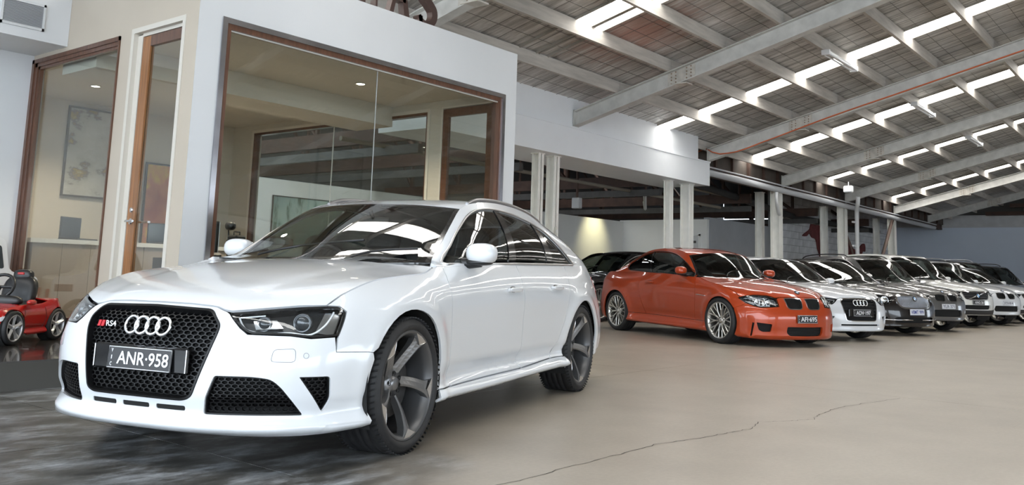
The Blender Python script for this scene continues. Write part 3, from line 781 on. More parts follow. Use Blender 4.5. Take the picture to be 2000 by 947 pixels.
        # cabin side: painted frame with one opening, panes, pillars and trim
        cf = C.at; cn = snormal(cf, np.array([-1.2]), np.array([1.1]))[0]; CF = 1 if cn[1] > 0 else -1
        xs = np.linspace(xc-.03, xt, 40); tp = C.T(xs); bt = C.Bt(xs)
        out = [(x, z) for x, z in zip(tp[:, 0], tp[:, 2])] + [(x, z) for x, z in zip(bt[::-1, 0], bt[::-1, 2])]
        op = np.asarray(sp['dlo'], float)
        panel('cabin_side', cf, np.array(out), pm, car, [op], hi, 0, .02, sd, flip=CF)
        for k, w in enumerate(winp): panel('side_window', cf, w, gd if k >= sp.get('dark_from', 1) else gl, car, (), .08, -.008, 0, sd, flip=CF)
        for w in sp['pillars']: panel('window_pillar', cf, np.asarray(w, float), GLOSS(), car, (), .06, -.003, .012, sd, flip=CF)
        o_ = inset(op, -.004); P = cf(o_[:, 0], o_[:, 1]) + np.array([0, .002, 0]); strip_tube('window_trim', P, sp.get('trim_r', .008), sp.get('trim', ALU()), car, 6, sd, closed=True)
        # mirror
        if sp.get('mirror'):
            mx, my, mz, mr = sp['mirror']; B = MB()
            B.blob((mx, my, mz), (mr*.85, mr*1.12, mr*.72), 2.6, 24, 14, 0, rotm('Z', -.12)); B.blob((mx-.005, my-.02, mz-mr*.62), (mr*.75, mr*1.0, mr*.22), 2.6, 20, 8, 1)
            M = B.build('mirror', [sp.get('mirror_paint', pm), BLK()], car, sd < 0)
            B = MB(); B.tube([(mx+.03, my-.22, mz-mr*.75), (mx+.02, my-.10, mz-mr*.72), (mx, my, mz-mr*.6)], [.05, .035, .03], 10); B.build('mirror_arm', BLK(), M, sd < 0)
            B = MB(); B.blob((mx-mr*.62, my, mz), (.012, mr*.95, mr*.58), 3, 20, 8, 0, rotm('Z', -.12)); B.build('mirror_glass', mat('mirror_silver', (.8, .82, .85), .03, 1.), M, sd < 0)
        # roof rail
        if sp.get('rails'):
            x0, x1, dy, dzr = sp['rails']; xs = np.linspace(x0, x1, 20); P = C.T(xs) + [0, -.01+dy, 0]; k = np.clip(np.minimum(xs[0]-xs, xs-xs[-1])/.16, 0, 1)**.5; P[:, 2] += dzr*k
            strip_tube('roof_rail', P, .013, sp.get('rail_mat', ALU()), car, 8, sd)
        # lamp unit
        lamp_unit(sp, car, f, np.asarray(hl, float), sd, FL, hi)
    # ---- interior
    xs0 = sp.get('seat_x', xc-1.0)
    for y in (.36, -.36): seat(car, xs0, y, sp.get('seat_z', .32))
    if sp.get('rear_seats', True):
        B = MB(); B.blob((xs0-.95, 0, .42), (.28, .62, .12), 4); B.blob((xs0-1.25, 0, .74), (.10, .62, .32), 4, rot=rotm('Y', -.3)); 
        for y in (.38, 0, -.38): B.blob((xs0-1.36, y, 1.06), (.05, .12, .08), 3)
        B.build('rear_bench', DARKIN(), car)
    B = MB(); B.blob((wc[0]-.30, 0, wc[1]-.11), (.36, .70, .13), 3.5, 24, 10); B.bbox((wc[0]-.62, -.14, .35), (wc[0]-.30, .14, .85), .05); B.build('dashboard', DARKIN(), car)
    a = np.linspace(0, 2*np.pi, 28, endpoint=False); B = MB(); yw = -sp.get('wheel_side', 1)*.36
    wx, wz = wc[0]-.62, wc[1]-.06
    B.tube([(wx-.18*math.sin(t)*.45, yw+.185*math.cos(t), wz+.18*math.sin(t)*.9) for t in a], .016, 8, closed=True); B.blob((wx+.02, yw, wz), (.05, .07, .06), 2.5, 12, 8); B.tube([(wx+.01, yw-.18, wz), (wx+.02, yw, wz), (wx+.01, yw+.18, wz)], .014, 6)
    B.build('steering_wheel', BLK(), car)
    B = MB(); q = ws(np.array([.86]), np.array([0.]))[0]; B.blob((q[0]-.07, 0, q[2]-.075), (.02, .12, .035), 3, 16, 8); B.tube([(q[0]-.02, 0, q[2]-.01), (q[0]-.06, 0, q[2]-.06)], .014, 8); B.build('rear_view_mirror', BLK(), car)
    # headlining and cabin floor keep daylight out from below
    # ---- wheels
    wsx = sp['wheels']
    for (x, key) in ((0, 'f'), (-wb, 'r')):
        w = dict(wsx); w['R'] = wsx['R'+key] if 'R'+key in wsx else wsx['R']; w['w'] = wsx.get('w'+key, wsx['w'])
        for sd in (1, -1):
            make_wheel(car, (x, sd*(wsx['out']-w['w']/2), w['R']), sd, w)
    if sp.get('extra'): sp['extra'](car, S, f, C, BF, FL, bon)
    return car

def lamp_unit(sp, car, f, hl, sd, FL, hi):
    """head lamp: bowl, rim, projectors, light strip and clear cover"""
    k = sp.get('lamp_style', {}); dark = k.get('bowl', mat('lamp_bowl', (.035, .036, .038), .25, .6))
    off = lambda d: (lambda a, b: f(a, b) - d*snormal(f, a, b)*FL)
    H = panel('headlight', off(k.get('depth', .05)), inset(hl, -.004), dark, car, (), hi, 0, 0, sd, flip=FL)
    # side wall of the bowl
    l = resample(inset(hl, .001), .03); p = f(l[:, 0], l[:, 1]); n = snormal(f, l[:, 0], l[:, 1])*FL; q = p - n*(k.get('depth', .05)+.004); m = len(l)
    V = np.vstack([p+n*.001, q]); V = V*[1, sd, 1]; mk('lamp_wall', V, [(i, (i+1) % m, m+(i+1) % m, m+i) for i in range(m)], GLOSS(), H)
    rim = inset(hl, k.get('rim', .010)); panel('lamp_rim', f, inset(hl, .001), GLOSS(), H, [rim], hi*.6, .001, .01, sd, flip=FL)
    for (s, z, r) in k.get('projectors', ()):
        c = f(np.array([s]), np.array([z]))[0]; n_ = snormal(f, np.array([s]), np.array([z]))[0]*FL
        c = c - n_*.035; B = MB(); fw = np.array([.92, .30, .0]); fw /= np.linalg.norm(fw)
        qn = Vector(fw).to_track_quat('Z', 'Y').to_matrix(); q_ = np.array(qn)
        B2 = MB(); B2.lathe([(r*1.15, -.02), (r*1.15, .004), (r*1.0, .008), (r*.94, .0), (r*.8, .010), (r*.5, .018), (0, .022)], 24, axis=2)
        V = (np.array(B2.V) @ q_.T + c)*[1, sd, 1]; mk('projector', V, B2.F if sd > 0 else [g[::-1] for g in B2.F], k.get('proj_mat', mat('lamp_chrome', (.75, .77, .8), .12, 1.)), H)
    for (pts, r, m) in k.get('strips', ()):
        pts = np.asarray(pts, float); P = smooth_open(pts, 6) if len(pts) > 2 else pts; X = f(P[:, 0], P[:, 1]) - snormal(f, P[:, 0], P[:, 1])*FL*k.get('strip_d', .022)
        strip_tube('light_strip', X, r, m, H, 6, sd)
    for (pl, m, d) in k.get('plates', ()): panel('reflector', off(d), np.asarray(pl, float), m, H, (), hi, 0, .008, sd, flip=FL)
    panel('lamp_cover', f, inset(hl, .002), glass('lamp_glass', (.93, .95, .96)), H, (), hi, .002, 0, sd, flip=FL)
# ---------------------------------------------------------------- the building
def st(o, kind='structure'): o['kind'] = kind; return o
def stbox(name, a, b, m, parent=None):
    o = boxobj(name, a, b, m, parent)
    if parent is None: st(o)
    return o
def pos_mat(name, base, build):
    """material whose colour is built from world position"""
    m = bpy.data.materials.new(name); m.use_nodes = True; nt = m.node_tree; b = nt.nodes['Principled BSDF']
    g = nt.nodes.new('ShaderNodeNewGeometry'); build(nt, b, g.outputs['Position']); MATS[name] = m; return m
def nd(nt, t, **k):
    n = nt.nodes.new(t)
    for a, v in k.items(): setattr(n, a, v)
    return n
def noise_of(nt, pos, scale, detail=5, rough=.6, st_=(1, 1, 1), rot=(0, 0, 0)):
    mp = nd(nt, 'ShaderNodeMapping'); mp.inputs['Scale'].default_value = st_; mp.inputs['Rotation'].default_value = rot; nt.links.new(pos, mp.inputs[0])
    n = nd(nt, 'ShaderNodeTexNoise'); n.inputs['Scale'].default_value = scale; n.inputs['Detail'].default_value = detail; n.inputs['Roughness'].default_value = rough
    nt.links.new(mp.outputs[0], n.inputs['Vector']); return n.outputs['Fac']
def ramp(nt, fac, stops):
    r = nd(nt, 'ShaderNodeValToRGB'); e = r.color_ramp.elements
    while len(e) < len(stops): e.new(.5)
    for q, (p, c) in zip(e, stops): q.position = p; q.color = (*c, 1) if not np.isscalar(c) else (c, c, c, 1)
    nt.links.new(fac, r.inputs[0]); return r.outputs[0]
def mixc(nt, fac, a, b, mode='MIX'):
    x = nd(nt, 'ShaderNodeMix', data_type='RGBA', blend_type=mode)
    if np.isscalar(fac): x.inputs[0].default_value = fac
    else: nt.links.new(fac, x.inputs[0])
    for i, v in ((6, a), (7, b)):
        if isinstance(v, tuple): x.inputs[i].default_value = (*v, 1)
        else: nt.links.new(v, x.inputs[i])
    return x.outputs[2]
def math_(nt, op, a, b=None):
    x = nd(nt, 'ShaderNodeMath', operation=op, use_clamp=False)
    for i, v in enumerate((a, b)):
        if v is None: continue
        if np.isscalar(v): x.inputs[i].default_value = v
        else: nt.links.new(v, x.inputs[i])
    return x.outputs[0]
def floor_nodes(nt, b, P):
    big = noise_of(nt, P, .35, 5); fine = noise_of(nt, P, 2.2, 5, .55); grit = noise_of(nt, P, 40, 3)
    c = ramp(nt, big, [(.3, (.372, .322, .262)), (.7, (.478, .425, .355))]); c = mixc(nt, .5, c, ramp(nt, fine, [(.3, (.72, .72, .72)), (.7, (1, 1, 1))]), 'MULTIPLY')
    c = mixc(nt, .35, c, ramp(nt, grit, [(.35, (.75, .74, .72)), (.65, (1, 1, 1))]), 'MULTIPLY')
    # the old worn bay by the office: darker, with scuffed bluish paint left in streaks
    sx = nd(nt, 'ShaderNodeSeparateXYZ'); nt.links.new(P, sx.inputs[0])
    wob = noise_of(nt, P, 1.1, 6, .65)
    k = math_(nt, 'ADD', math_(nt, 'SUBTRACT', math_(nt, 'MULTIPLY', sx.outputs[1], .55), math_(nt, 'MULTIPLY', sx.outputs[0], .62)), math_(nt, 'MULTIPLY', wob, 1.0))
    wear_shade = ramp(nt, math_(nt, 'ADD', math_(nt, 'MULTIPLY', k, .5), .37), [(.40, 0.), (.62, 1.)])  # worn bay, its dark tone stretched under the estate to paint in shade
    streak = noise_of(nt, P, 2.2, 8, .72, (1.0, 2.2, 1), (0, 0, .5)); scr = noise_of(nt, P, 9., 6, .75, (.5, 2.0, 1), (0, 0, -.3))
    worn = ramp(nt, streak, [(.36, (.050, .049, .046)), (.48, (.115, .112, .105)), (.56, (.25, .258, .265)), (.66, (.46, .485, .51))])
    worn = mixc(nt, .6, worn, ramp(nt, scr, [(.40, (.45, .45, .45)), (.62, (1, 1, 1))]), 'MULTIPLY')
    c = mixc(nt, wear_shade, c, worn); nt.links.new(c, b.inputs['Base Color'])
    b.inputs['Roughness'].default_value = .34; b.inputs['Specular IOR Level'].default_value = .5
def foil_nodes(nt, b, P):
    stq = noise_of(nt, P, 3.0, 6, .7, (3.2, .35, .35)); blot = noise_of(nt, P, 1.1, 4); cr = noise_of(nt, P, 14., 5, .7, (3.0, .5, .5))
    c = ramp(nt, stq, [(.36, (.38, .365, .345)), (.5, (.64, .62, .59)), (.64, (.88, .865, .84))]); c = mixc(nt, .5, c, ramp(nt, blot, [(.35, (.55, .53, .50)), (.65, (1, 1, 1))]), 'MULTIPLY')
    # pinkish tint around one spot near the second rafter
    sx = nd(nt, 'ShaderNodeSeparateXYZ'); nt.links.new(P, sx.inputs[0]); d = nd(nt, 'ShaderNodeVectorMath', operation='DISTANCE'); nt.links.new(P, d.inputs[0]); d.inputs[1].default_value = (11.4, 6.8, 4.58)
    pk = ramp(nt, math_(nt, 'ADD', math_(nt, 'MULTIPLY', d.outputs['Value'], .35), math_(nt, 'MULTIPLY', stq, .8)), [(.48, 1.), (.80, 0.)])
    c = mixc(nt, pk, c, (.52, .30, .24)); nt.links.new(c, b.inputs['Base Color']); b.inputs['Metallic'].default_value = .2; nt.links.new(ramp(nt, blot, [(.3, .28), (.7, .5)]), b.inputs['Roughness'])
    bp = nd(nt, 'ShaderNodeBump'); bp.inputs['Strength'].default_value = .6; bp.inputs['Distance'].default_value = .03; nt.links.new(math_(nt, 'ADD', cr, stq), bp.inputs['Height']); nt.links.new(bp.outputs[0], b.inputs['Normal'])
SLOPE = .263; YB = 8.97; YRID = -2.76                   # roof pitch, face of the band, ridge line
def zroof(y, dz=.506):                                  # underside of the sheeting; dz 0 is the underside of the rafters
    return 3.544 + dz + SLOPE*(YB - y) if y >= YRID else 3.544 + dz + SLOPE*(YB - YRID) - SLOPE*(YRID - y)
RAFT = [-2.76, 2.42, 7.65, 12.88, 18.17, 23.23, 28.40, 33.70, 38.41]  # hall, low bay and fittings scaled up about the camera, factor baked in
PURL = [9.05, 8.07, 7.06, 6.08, 5.12, 4.14, 3.16, 2.185, 1.21, .23, -.75, -1.73]
SKY = [(-1.04, -.52), (4.83, 5.35), (10.05, 10.465), (10.53, 10.765), (15.85, 16.39), (20.70, 21.39), (26.10, 26.59), (32.55, 33.12)]
X0, X1, YS = -7., 41.4, -14.5
zlow = lambda y: 3.59 + (y-9.34)*.265                   # underside of the adjoining low roof
def building():
    wht = mat('wall_white', (.74, .75, .76), .55, noise=.03, nscale=2); cool = mat('office_white', (.64, .65, .66), .5, noise=.02, nscale=2); beige = mat('office_beige', (.52, .455, .37), .55, noise=.03, nscale=2)
    steel = mat('painted_steel', (.56, .55, .52), .5, noise=.12, nscale=6, bump=.05, bscale=30); steel2 = mat('purlin_timber', (.50, .465, .42), .65, noise=.18, nscale=5, stretch=(.4, 3, 3))
    cream = mat('column_cream', (.86, .84, .78), .5, noise=.05, nscale=5); brown = mat('truss_brown', (.055, .028, .019), .7, noise=.3, nscale=4); darkst = mat('dark_steel', (.06, .056, .052), .6, noise=.2, nscale=5)
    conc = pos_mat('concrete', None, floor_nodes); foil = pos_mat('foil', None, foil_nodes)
    # floor: slabs with open joints over a dark bed
    fl = stbox('floor', (X0-6, YS-6, -.12), (X1+2, 19.6, -.03), mat('joint_dark', (.03, .03, .028), .9))
    ys = [YS-6, -13.5, -9.5, -5.5, -1.5, 4.5, 6.45, 10.5, 14.5, 19.6]; xs = [X0-6, -8., -2.72, 2.55, 7.82, 13.1, 18.4, 23.6, 28.9, 34.2, X1+2]
    for i in range(len(xs)-1):
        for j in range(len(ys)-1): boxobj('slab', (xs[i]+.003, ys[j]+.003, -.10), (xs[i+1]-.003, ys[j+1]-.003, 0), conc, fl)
    rnd = random.Random(4); pts = [(2.555, 2.55), (3.156, 2.491), (3.55, 2.497), (3.99, 2.491), (4.425, 2.499), (4.79, 2.416), (5.066, 2.391), (5.33, 2.347), (5.641, 2.422), (5.85, 2.30), (6.04, 2.216), (6.344, 2.269), (6.755, 2.293), (7.263, 2.213), (7.818, 2.113)]
    P = []
    for a, b in zip(pts, pts[1:]):
        for t in np.linspace(0, 1, 9)[:-1]: P.append((a[0]+(b[0]-a[0])*t, a[1]+(b[1]-a[1])*t + rnd.uniform(-.010, .010)))
    V = []
    for i, (x, y) in enumerate(P): w = .0026*rnd.uniform(.4, 1.3); V += [(x, y-w, .0012), (x, y+w, .0012)]
    mk('crack', V, [(2*i, 2*i+2, 2*i+3, 2*i+1) for i in range(len(P)-1)], mat('crack_dark', (.07, .06, .05), .9), fl, smooth=False)
    # ceiling: rafters, purlins, foil-faced sheets, skylight panels
    ce = stbox('ceiling', (X0, YRID-.2, zroof(YRID)+.18), (X1, YRID+.2, zroof(YRID)+.22), mat('ridge_cap', (.3, .3, .3), .6))
    splice = mat('splice', (.52, .49, .44), .6, noise=.2, nscale=8)
    def rafter(x, y0, par):
        B = MB(); w, tf, h = .085, .016, .276
        for s, ya, yb in ((1, YRID, y0), (-1, YRID, YS)):
            za, zb = zroof(ya, 0), zroof(yb, 0)
            for (u0, u1, h0, h1) in ((-w, w, 0, tf), (-w, w, h-tf, h), (-.006, .006, tf, h-tf)):
                B.add([(x+u0, ya, za+h0), (x+u1, ya, za+h0), (x+u1, yb, zb+h0), (x+u0, yb, zb+h0), (x+u0, ya, za+h1), (x+u1, ya, za+h1), (x+u1, yb, zb+h1), (x+u0, yb, zb+h1)], [(3, 2, 1, 0), (4, 5, 6, 7), (0, 1, 5, 4), (1, 2, 6, 5), (2, 3, 7, 6), (3, 0, 4, 7)])
        o = B.build('rafter', steel, par)
        # end plate and splice with bolts
        B = MB(); ze = zroof(y0, 0); B.box((x-w, y0-.012, ze-.02), (x+w, y0+.004, ze+.30)); B.build('end_plate', steel, o)
        ysp = 6.84; zs = zroof(ysp, 0); l = SLOPE*.25
        B = MB(); B.add([(x-.02, ysp-.25, zs+.02+l), (x-.02, ysp+.25, zs+.02-l), (x-.02, ysp+.25, zs+.25-l), (x-.02, ysp-.25, zs+.25+l), (x-.006, ysp-.25, zs+.02+l), (x-.006, ysp+.25, zs+.02-l), (x-.006, ysp+.25, zs+.25-l), (x-.006, ysp-.25, zs+.25+l)], [(0, 1, 2, 3), (0, 4, 5, 1), (1, 5, 6, 2), (2, 6, 7, 3), (3, 7, 4, 0)])
        B.build('splice_plate', splice, o)
        B = MB()
        for dy in (-.18, -.10, .10, .18):
            for h_ in (.06, .12, .17, .23): B.lathe([(0, -.012), (.012, -.012), (.013, 0)], 6, 0, (x-.02, ysp+dy, zs+h_-SLOPE*dy))
        B.build('bolts', mat('bolt_rust', (.30, .22, .16), .7), o, kind='stuff')
        B = MB(); B.box((x-w-.02, ysp-.14, zs-.02), (x+w+.02, ysp+.14, zs-.0)); B.build('cleat', splice, o)
    for x in RAFT: rafter(x, 8.96 if x < 18.5 else 9.26, ce)
    edges = sorted([X0] + RAFT + [X1]); far = [2*YRID - y for y in PURL if 2*YRID-y > YS]
    for y in PURL + far:
        z = zroof(y, .276)
        for a, b in zip(edges[:-1], edges[1:]):
            if b < 2.5: continue
            B = MB(); t = .058; B.box((a+.002, y-t/2, z), (b-.002, y+t/2, z+.21)); B.build('purlin', steel2, ce)
    yl = [9.37] + PURL + [YRID] + sorted(far, reverse=True) + [YS]
    lit = mat('skylight_sheet', (.9, .92, .93), .4, emit=(1., .985, .95), es=SKY_ES); trim_ = mat('skylight_curb', (.36, .33, .29), .7)
    def sheet(nm, xa, xb, ya, yb, m, th=.02):
        za, zb = zroof(ya), zroof(yb); V = [(xa, ya, za), (xb, ya, za), (xb, yb, zb), (xa, yb, zb)]; V += [(x, y, z+th) for x, y, z in V]
        return mk(nm, V, [(0, 1, 2, 3), (7, 6, 5, 4), (0, 4, 5, 1), (1, 5, 6, 2), (2, 6, 7, 3), (3, 7, 4, 0)], m, ce, smooth=False)
    cuts = sorted(set([X0, X1] + RAFT + [v for s in SKY for v in s]))
    for ya, yb in zip(yl, yl[1:]):
        for a, b in zip(cuts, cuts[1:]):
            sky = any(abs(a-s[0]) < 1e-6 and abs(b-s[1]) < 1e-6 for s in SKY) and ya > YRID + .1
            if sky and ya > 8.05 and 9.5 < a < 11: sky = False
            if sky: sheet('skylight_panel', a+.004, b-.004, ya-.004, yb+.004, lit)
            else: sheet('foil_sheet', a+.001, b-.001, ya-.001, yb+.001, foil)
    for a, b in SKY:
        for x in (a, b):
            V = [(x+q, y, zroof(y)+h) for y in (9.37 if x > 11 else 8.05, YRID) for q in (-.012, .012) for h in (-.04, 0.)]
            mk('skylight_curb', V, [(0, 1, 3, 2), (4, 6, 7, 5), (0, 4, 5, 1), (2, 3, 7, 6), (0, 2, 6, 4), (1, 5, 7, 3)], trim_, ce, smooth=False)
    # safety mesh below the foil, too fine to pick apart
    B = MB(); w = .0025
    for x in np.arange(7.8, 39, .345):
        V = [(x+q, y, zroof(y)-.014+h) for y in (9.3, YRID) for q in (-w, w) for h in (-w, w)]; B.add(V, [(0, 1, 3, 2), (4, 6, 7, 5), (0, 4, 5, 1), (2, 3, 7, 6), (0, 2, 6, 4), (1, 5, 7, 3)])
    for y in np.arange(-2.5, 9.3, .32): B.box((7.7, y-w, zroof(y)-.014-w), (39, y+w, zroof(y)-.014+w))
    B.build('wire_mesh', mat('mesh_wire', (.16, .15, .14), .6), ce, kind='stuff')
    # ---- outer walls: the far end, the daylight side with its open doors, the open near end
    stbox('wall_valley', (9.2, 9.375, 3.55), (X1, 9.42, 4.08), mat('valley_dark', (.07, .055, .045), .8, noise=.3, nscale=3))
    for i in range(24): boxobj('stud', (18.3+i*.95, 9.31, 3.55), (18.38+i*.95, 9.374, 3.94), brown, ce)
    stbox('wall_end', (X1, YS, 0), (X1+.2, 19.6, 3.45), mat('end_panel', (.60, .66, .76), .55, noise=.03, nscale=1)); stbox('wall_end_band', (X1-.02, YS, 3.45), (X1+.2, 11.5, 3.95), mat('brick_white', (.52, .52, .53), .8, noise=.1, nscale=3))
    stbox('trim_1', (X1-.05, YS, 3.43), (X1+.02, 9.9, 3.475), mat('trim_grey', (.5, .5, .52), .6))
    stbox('wall_end_gable', (X1+.05, YS, 3.95), (X1+.2, 19.6, 7.5), mat('gable_dark', (.05, .045, .04), .9))
    for k, z in enumerate((4.12, 4.44)):
        B = MB(); r_ = random.Random(k); B.tube([(X1-.57+r_.uniform(-.06, .06), y, z+r_.uniform(-.02, .02)) for y in np.linspace(6.2-k*.7, -4.5, 40)], .07, 8); o = B.build('foil_roll', mat('roll_foil', (.45, .46, .48), .3, .7, bump=.5, bscale=30), None); tag(o, 'rolled foil insulation lying on the high beams at the far end, %s roll' % ('lower', 'upper')[k], 'insulation roll')
        stbox('trim_%d' % (k+2), (X1-.7, -5.5, z-.23), (X1-.45, 7.6-k*.9, z-.08), brown)
    doors_s = [(-6, 2.5), (5, 16.5), (34.5, 40.8)]; xa = X0
    for k, (a, b) in enumerate(doors_s + [(X1, X1)]):
        if a > xa: stbox('wall_south' if k == 0 else 'wall_south.%03d' % k, (xa, YS-.2, 0), (a, YS, 4.1), wht)
        xa = b
    stbox('wall_south_head', (X0, YS-.2, 3.7), (X1, YS-.02, 4.2), wht)
    # ---- band over the columns
    bandw = mat('band_white', (.84, .86, .88), .5, noise=.02, nscale=2)
    stbox('wall_band', (9.2, YB, 2.986), (18.15, 10.12, 3.533), bandw); stbox('trim_4', (9.2, YB-.035, 2.986), (18.17, YB-.001, 3.50), bandw); stbox('trim_5', (9.2, YB-.05, 3.50), (18.18, YB-.001, 3.533), bandw)
    stbox('wall_band_upper', (9.2, YB+.005, 3.534), (17.68, YB+.17, 4.06), bandw)
    # ---- I-section columns
    def column(x, y, z, label, b=.24):
        B = MB(); h = b
        B.box((x-.006, y-h/2, 0), (x+.006, y+h/2, z)); B.box((x-b/2, y-h/2, 0), (x+b/2, y-h/2+.014, z)); B.box((x-b/2, y+h/2-.014, 0), (x+b/2, y+h/2, z))
        o = B.build('steel_column', cream); tag(o, label, 'column')
        boxobj('base_plate', (x-b*.7, y-b*.7, .0), (x+b*.7, y+b*.7, .015), cream, o); boxobj('cap_plate', (x-b*.6, y-b*.6, z-.012), (x+b*.6, y+b*.6, z), cream, o)
    column(12.13, 9.22, 2.986, 'cream steel column left of its twin under the band, behind the white estate roof', .15); column(12.58, 9.22, 2.986, 'cream steel column right of its twin, with a small switch box', .17)
    column(16.79, 9.22, 2.986, 'slimmer cream steel column above the orange coupe roof', .15); column(17.63, 9.22, 2.986, 'broader cream steel column above the orange coupe roof', .215)
    for x, xs_, nm in ((23.17, 23.55, 'above the white four-ring coupe'), (28.5, 28.65, 'with a white downpipe on its right side'), (33.9, 34.2, 'with a brown brace against its top')):
        column(x, 9.42, 3.43, 'tall cream column %s' % nm, .25); column(xs_, 10.06, 3.37, 'shorter cream column left of the tall one %s' % nm, .195)
    # ---- adjoining low bay: walls, timber roof frames, dark roof
    pw = mat('partition_white', (.80, .79, .76), .6, noise=.03, nscale=1.5); stbox('wall_partition', (8.2, 14.375, 0), (23.35, 14.5, 2.58), pw); stbox('wall_partition_return', (23.35, 11.57, 0), (23.48, 14.5, 2.62), pw)
    stbox('wall_grey', (23.48, 11.56, 0), (28.3, 11.73, 2.68), mat('wall_grey', (.38, .39, .41), .6, noise=.05, nscale=2))
    D = stbox('door_3', (23.33, 11.82, 0), (23.35, 12.33, 2.14), mat('door_pale', (.60, .60, .59), .5)); B = MB(); B.box((23.31, 11.77, 0), (23.35, 11.82, 2.19)); B.box((23.31, 12.33, 0), (23.35, 12.38, 2.19)); B.box((23.31, 11.77, 2.14), (23.35, 12.38, 2.19)); B.build('door_frame', pw, D); boxobj('vent_slot', (23.32, 11.9, 1.93), (23.33, 12.22, 2.0), darkst, D)
    br = stbox('wall_brick', (28.3, 11.56, 0), (X1, 11.8, 4.16), mat('brick_bed', (.34, .34, .34), .9)); bm_ = mat('brick_painted', (.70, .70, .71), .75, noise=.12, nscale=3)
    bw, bh = .70, .24; me = None                        # painted block courses, the joints recessed
    for r in range(5, 17):
        for c in range(19):
            x = 28.3 + c*bw + (bw/2 if r % 2 else 0)
            if x+bw > X1: continue
            if me is None:
                B = MB(); B.box((0, 0, 0), (bw-.014, .03, bh-.014)); o = B.build('brick', bm_, br); me = o.data
            else: o = bpy.data.objects.new('brick', me); COL.objects.link(o); o.parent = br
            o.location = (x, 11.54 + .004*((c*7+r*3) % 3), r*bh)
    stbox('trim_6', (28.3, 11.47, 2.99), (X1, 11.54, 3.08), bm_)
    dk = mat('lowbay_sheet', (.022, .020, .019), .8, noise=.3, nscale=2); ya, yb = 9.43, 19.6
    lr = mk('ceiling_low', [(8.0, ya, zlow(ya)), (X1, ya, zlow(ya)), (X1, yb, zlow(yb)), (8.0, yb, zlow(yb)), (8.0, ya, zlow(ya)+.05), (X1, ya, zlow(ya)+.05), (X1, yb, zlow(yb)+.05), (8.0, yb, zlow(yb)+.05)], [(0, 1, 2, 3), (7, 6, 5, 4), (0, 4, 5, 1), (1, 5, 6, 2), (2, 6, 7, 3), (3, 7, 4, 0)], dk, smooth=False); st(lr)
    lit2 = mat('skylight_sheet_low', (.9, .92, .93), .4, emit=(.95, .98, 1.), es=LOW_ES)
    for (x, y, w, l) in ((11.0, 11.7, 1.0, 1.15), (12.5, 11.7, .55, 1.15), (14.1, 14.0, 1.0, 1.3), (15.6, 14.5, .55, 1.3), (15., 16.5, .9, 1.3), (21.8, 14.5, .9, 1.3), (28.2, 14.0, .9, 1.1), (19.8, 16.8, .8, 1.1), (9.9, 15.9, .9, 1.3)):
        mk('skylight_panel', [(x, y, zlow(y)-.01), (x+w, y, zlow(y)-.01), (x+w, y+l, zlow(y+l)-.01), (x, y+l, zlow(y+l)-.01)], [(0, 1, 2, 3)], lit2, lr, smooth=False)
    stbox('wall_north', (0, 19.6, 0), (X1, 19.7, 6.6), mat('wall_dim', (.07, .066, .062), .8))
    for x in (10.2, 12.88, 18.17, 23.23, 28.4, 33.7):
        for nm, za, zb, m, t in (('steel_beam', 2.81, 2.96, darkst, .11), ('timber_chord', 3.04, 3.30, brown, .11)): boxobj(nm, (x-t/2, 10.18, za), (x+t/2, 19.5, zb), m, lr)
        for y in np.arange(11.0, 19, 1.85):
            B = MB(); B.tube([(x, y, 3.25), (x, y, zlow(y))], .055, 4); B.build('truss_post', brown, lr); B = MB(); B.tube([(x, y, 3.25), (x, y+1.8, zlow(y+1.8))], .05, 4); B.build('truss_web', brown, lr)
        B = MB(); B.tube([(x, 9.6, zlow(9.6)-.1), (x, 19.5, zlow(19.5)-.1)], .09, 4); B.build('timber_rafter', brown, lr)
    for y in (10.8, 12.4, 14.0, 15.6): B = MB(); B.box((8.2, y-.05, zlow(y)-.14), (X1, y+.05, zlow(y)-.012)); B.build('purlin', brown, lr)
    for (y, z, r) in ((10.7, 3.29, .055), (11.0, 2.97, .04)): B = MB(); B.tube([(9.2, y, z), (23, y, z-.05)], r, 10); B.build('conduit', mat('pipe_tan', (.22, .19, .15), .6), lr)
    boxobj('timber_valley', (18.17, 9.43, 3.34), (X1, 9.60, 3.57), brown, lr)
    B = MB(); B.tube([(18.2, 10.2, 3.37), (28.7, 11.0, 3.03), (39, 11.4, 3.14)], .10, 6); B.build('slack_lining', dk, lr)
    for a, b in (((20.7, 12.1, 2.92), (19.9, 11.6, 2.65)), ((19.9, 11.6, 2.65), (19.1, 11.15, 2.92)), ((19.9, 11.6, 2.65), (19.9, 11.6, 3.01))): B = MB(); B.tube([a, b], .04, 4); B.build('brace', mat('brace_white', (.62, .62, .60), .6), lr)
building()
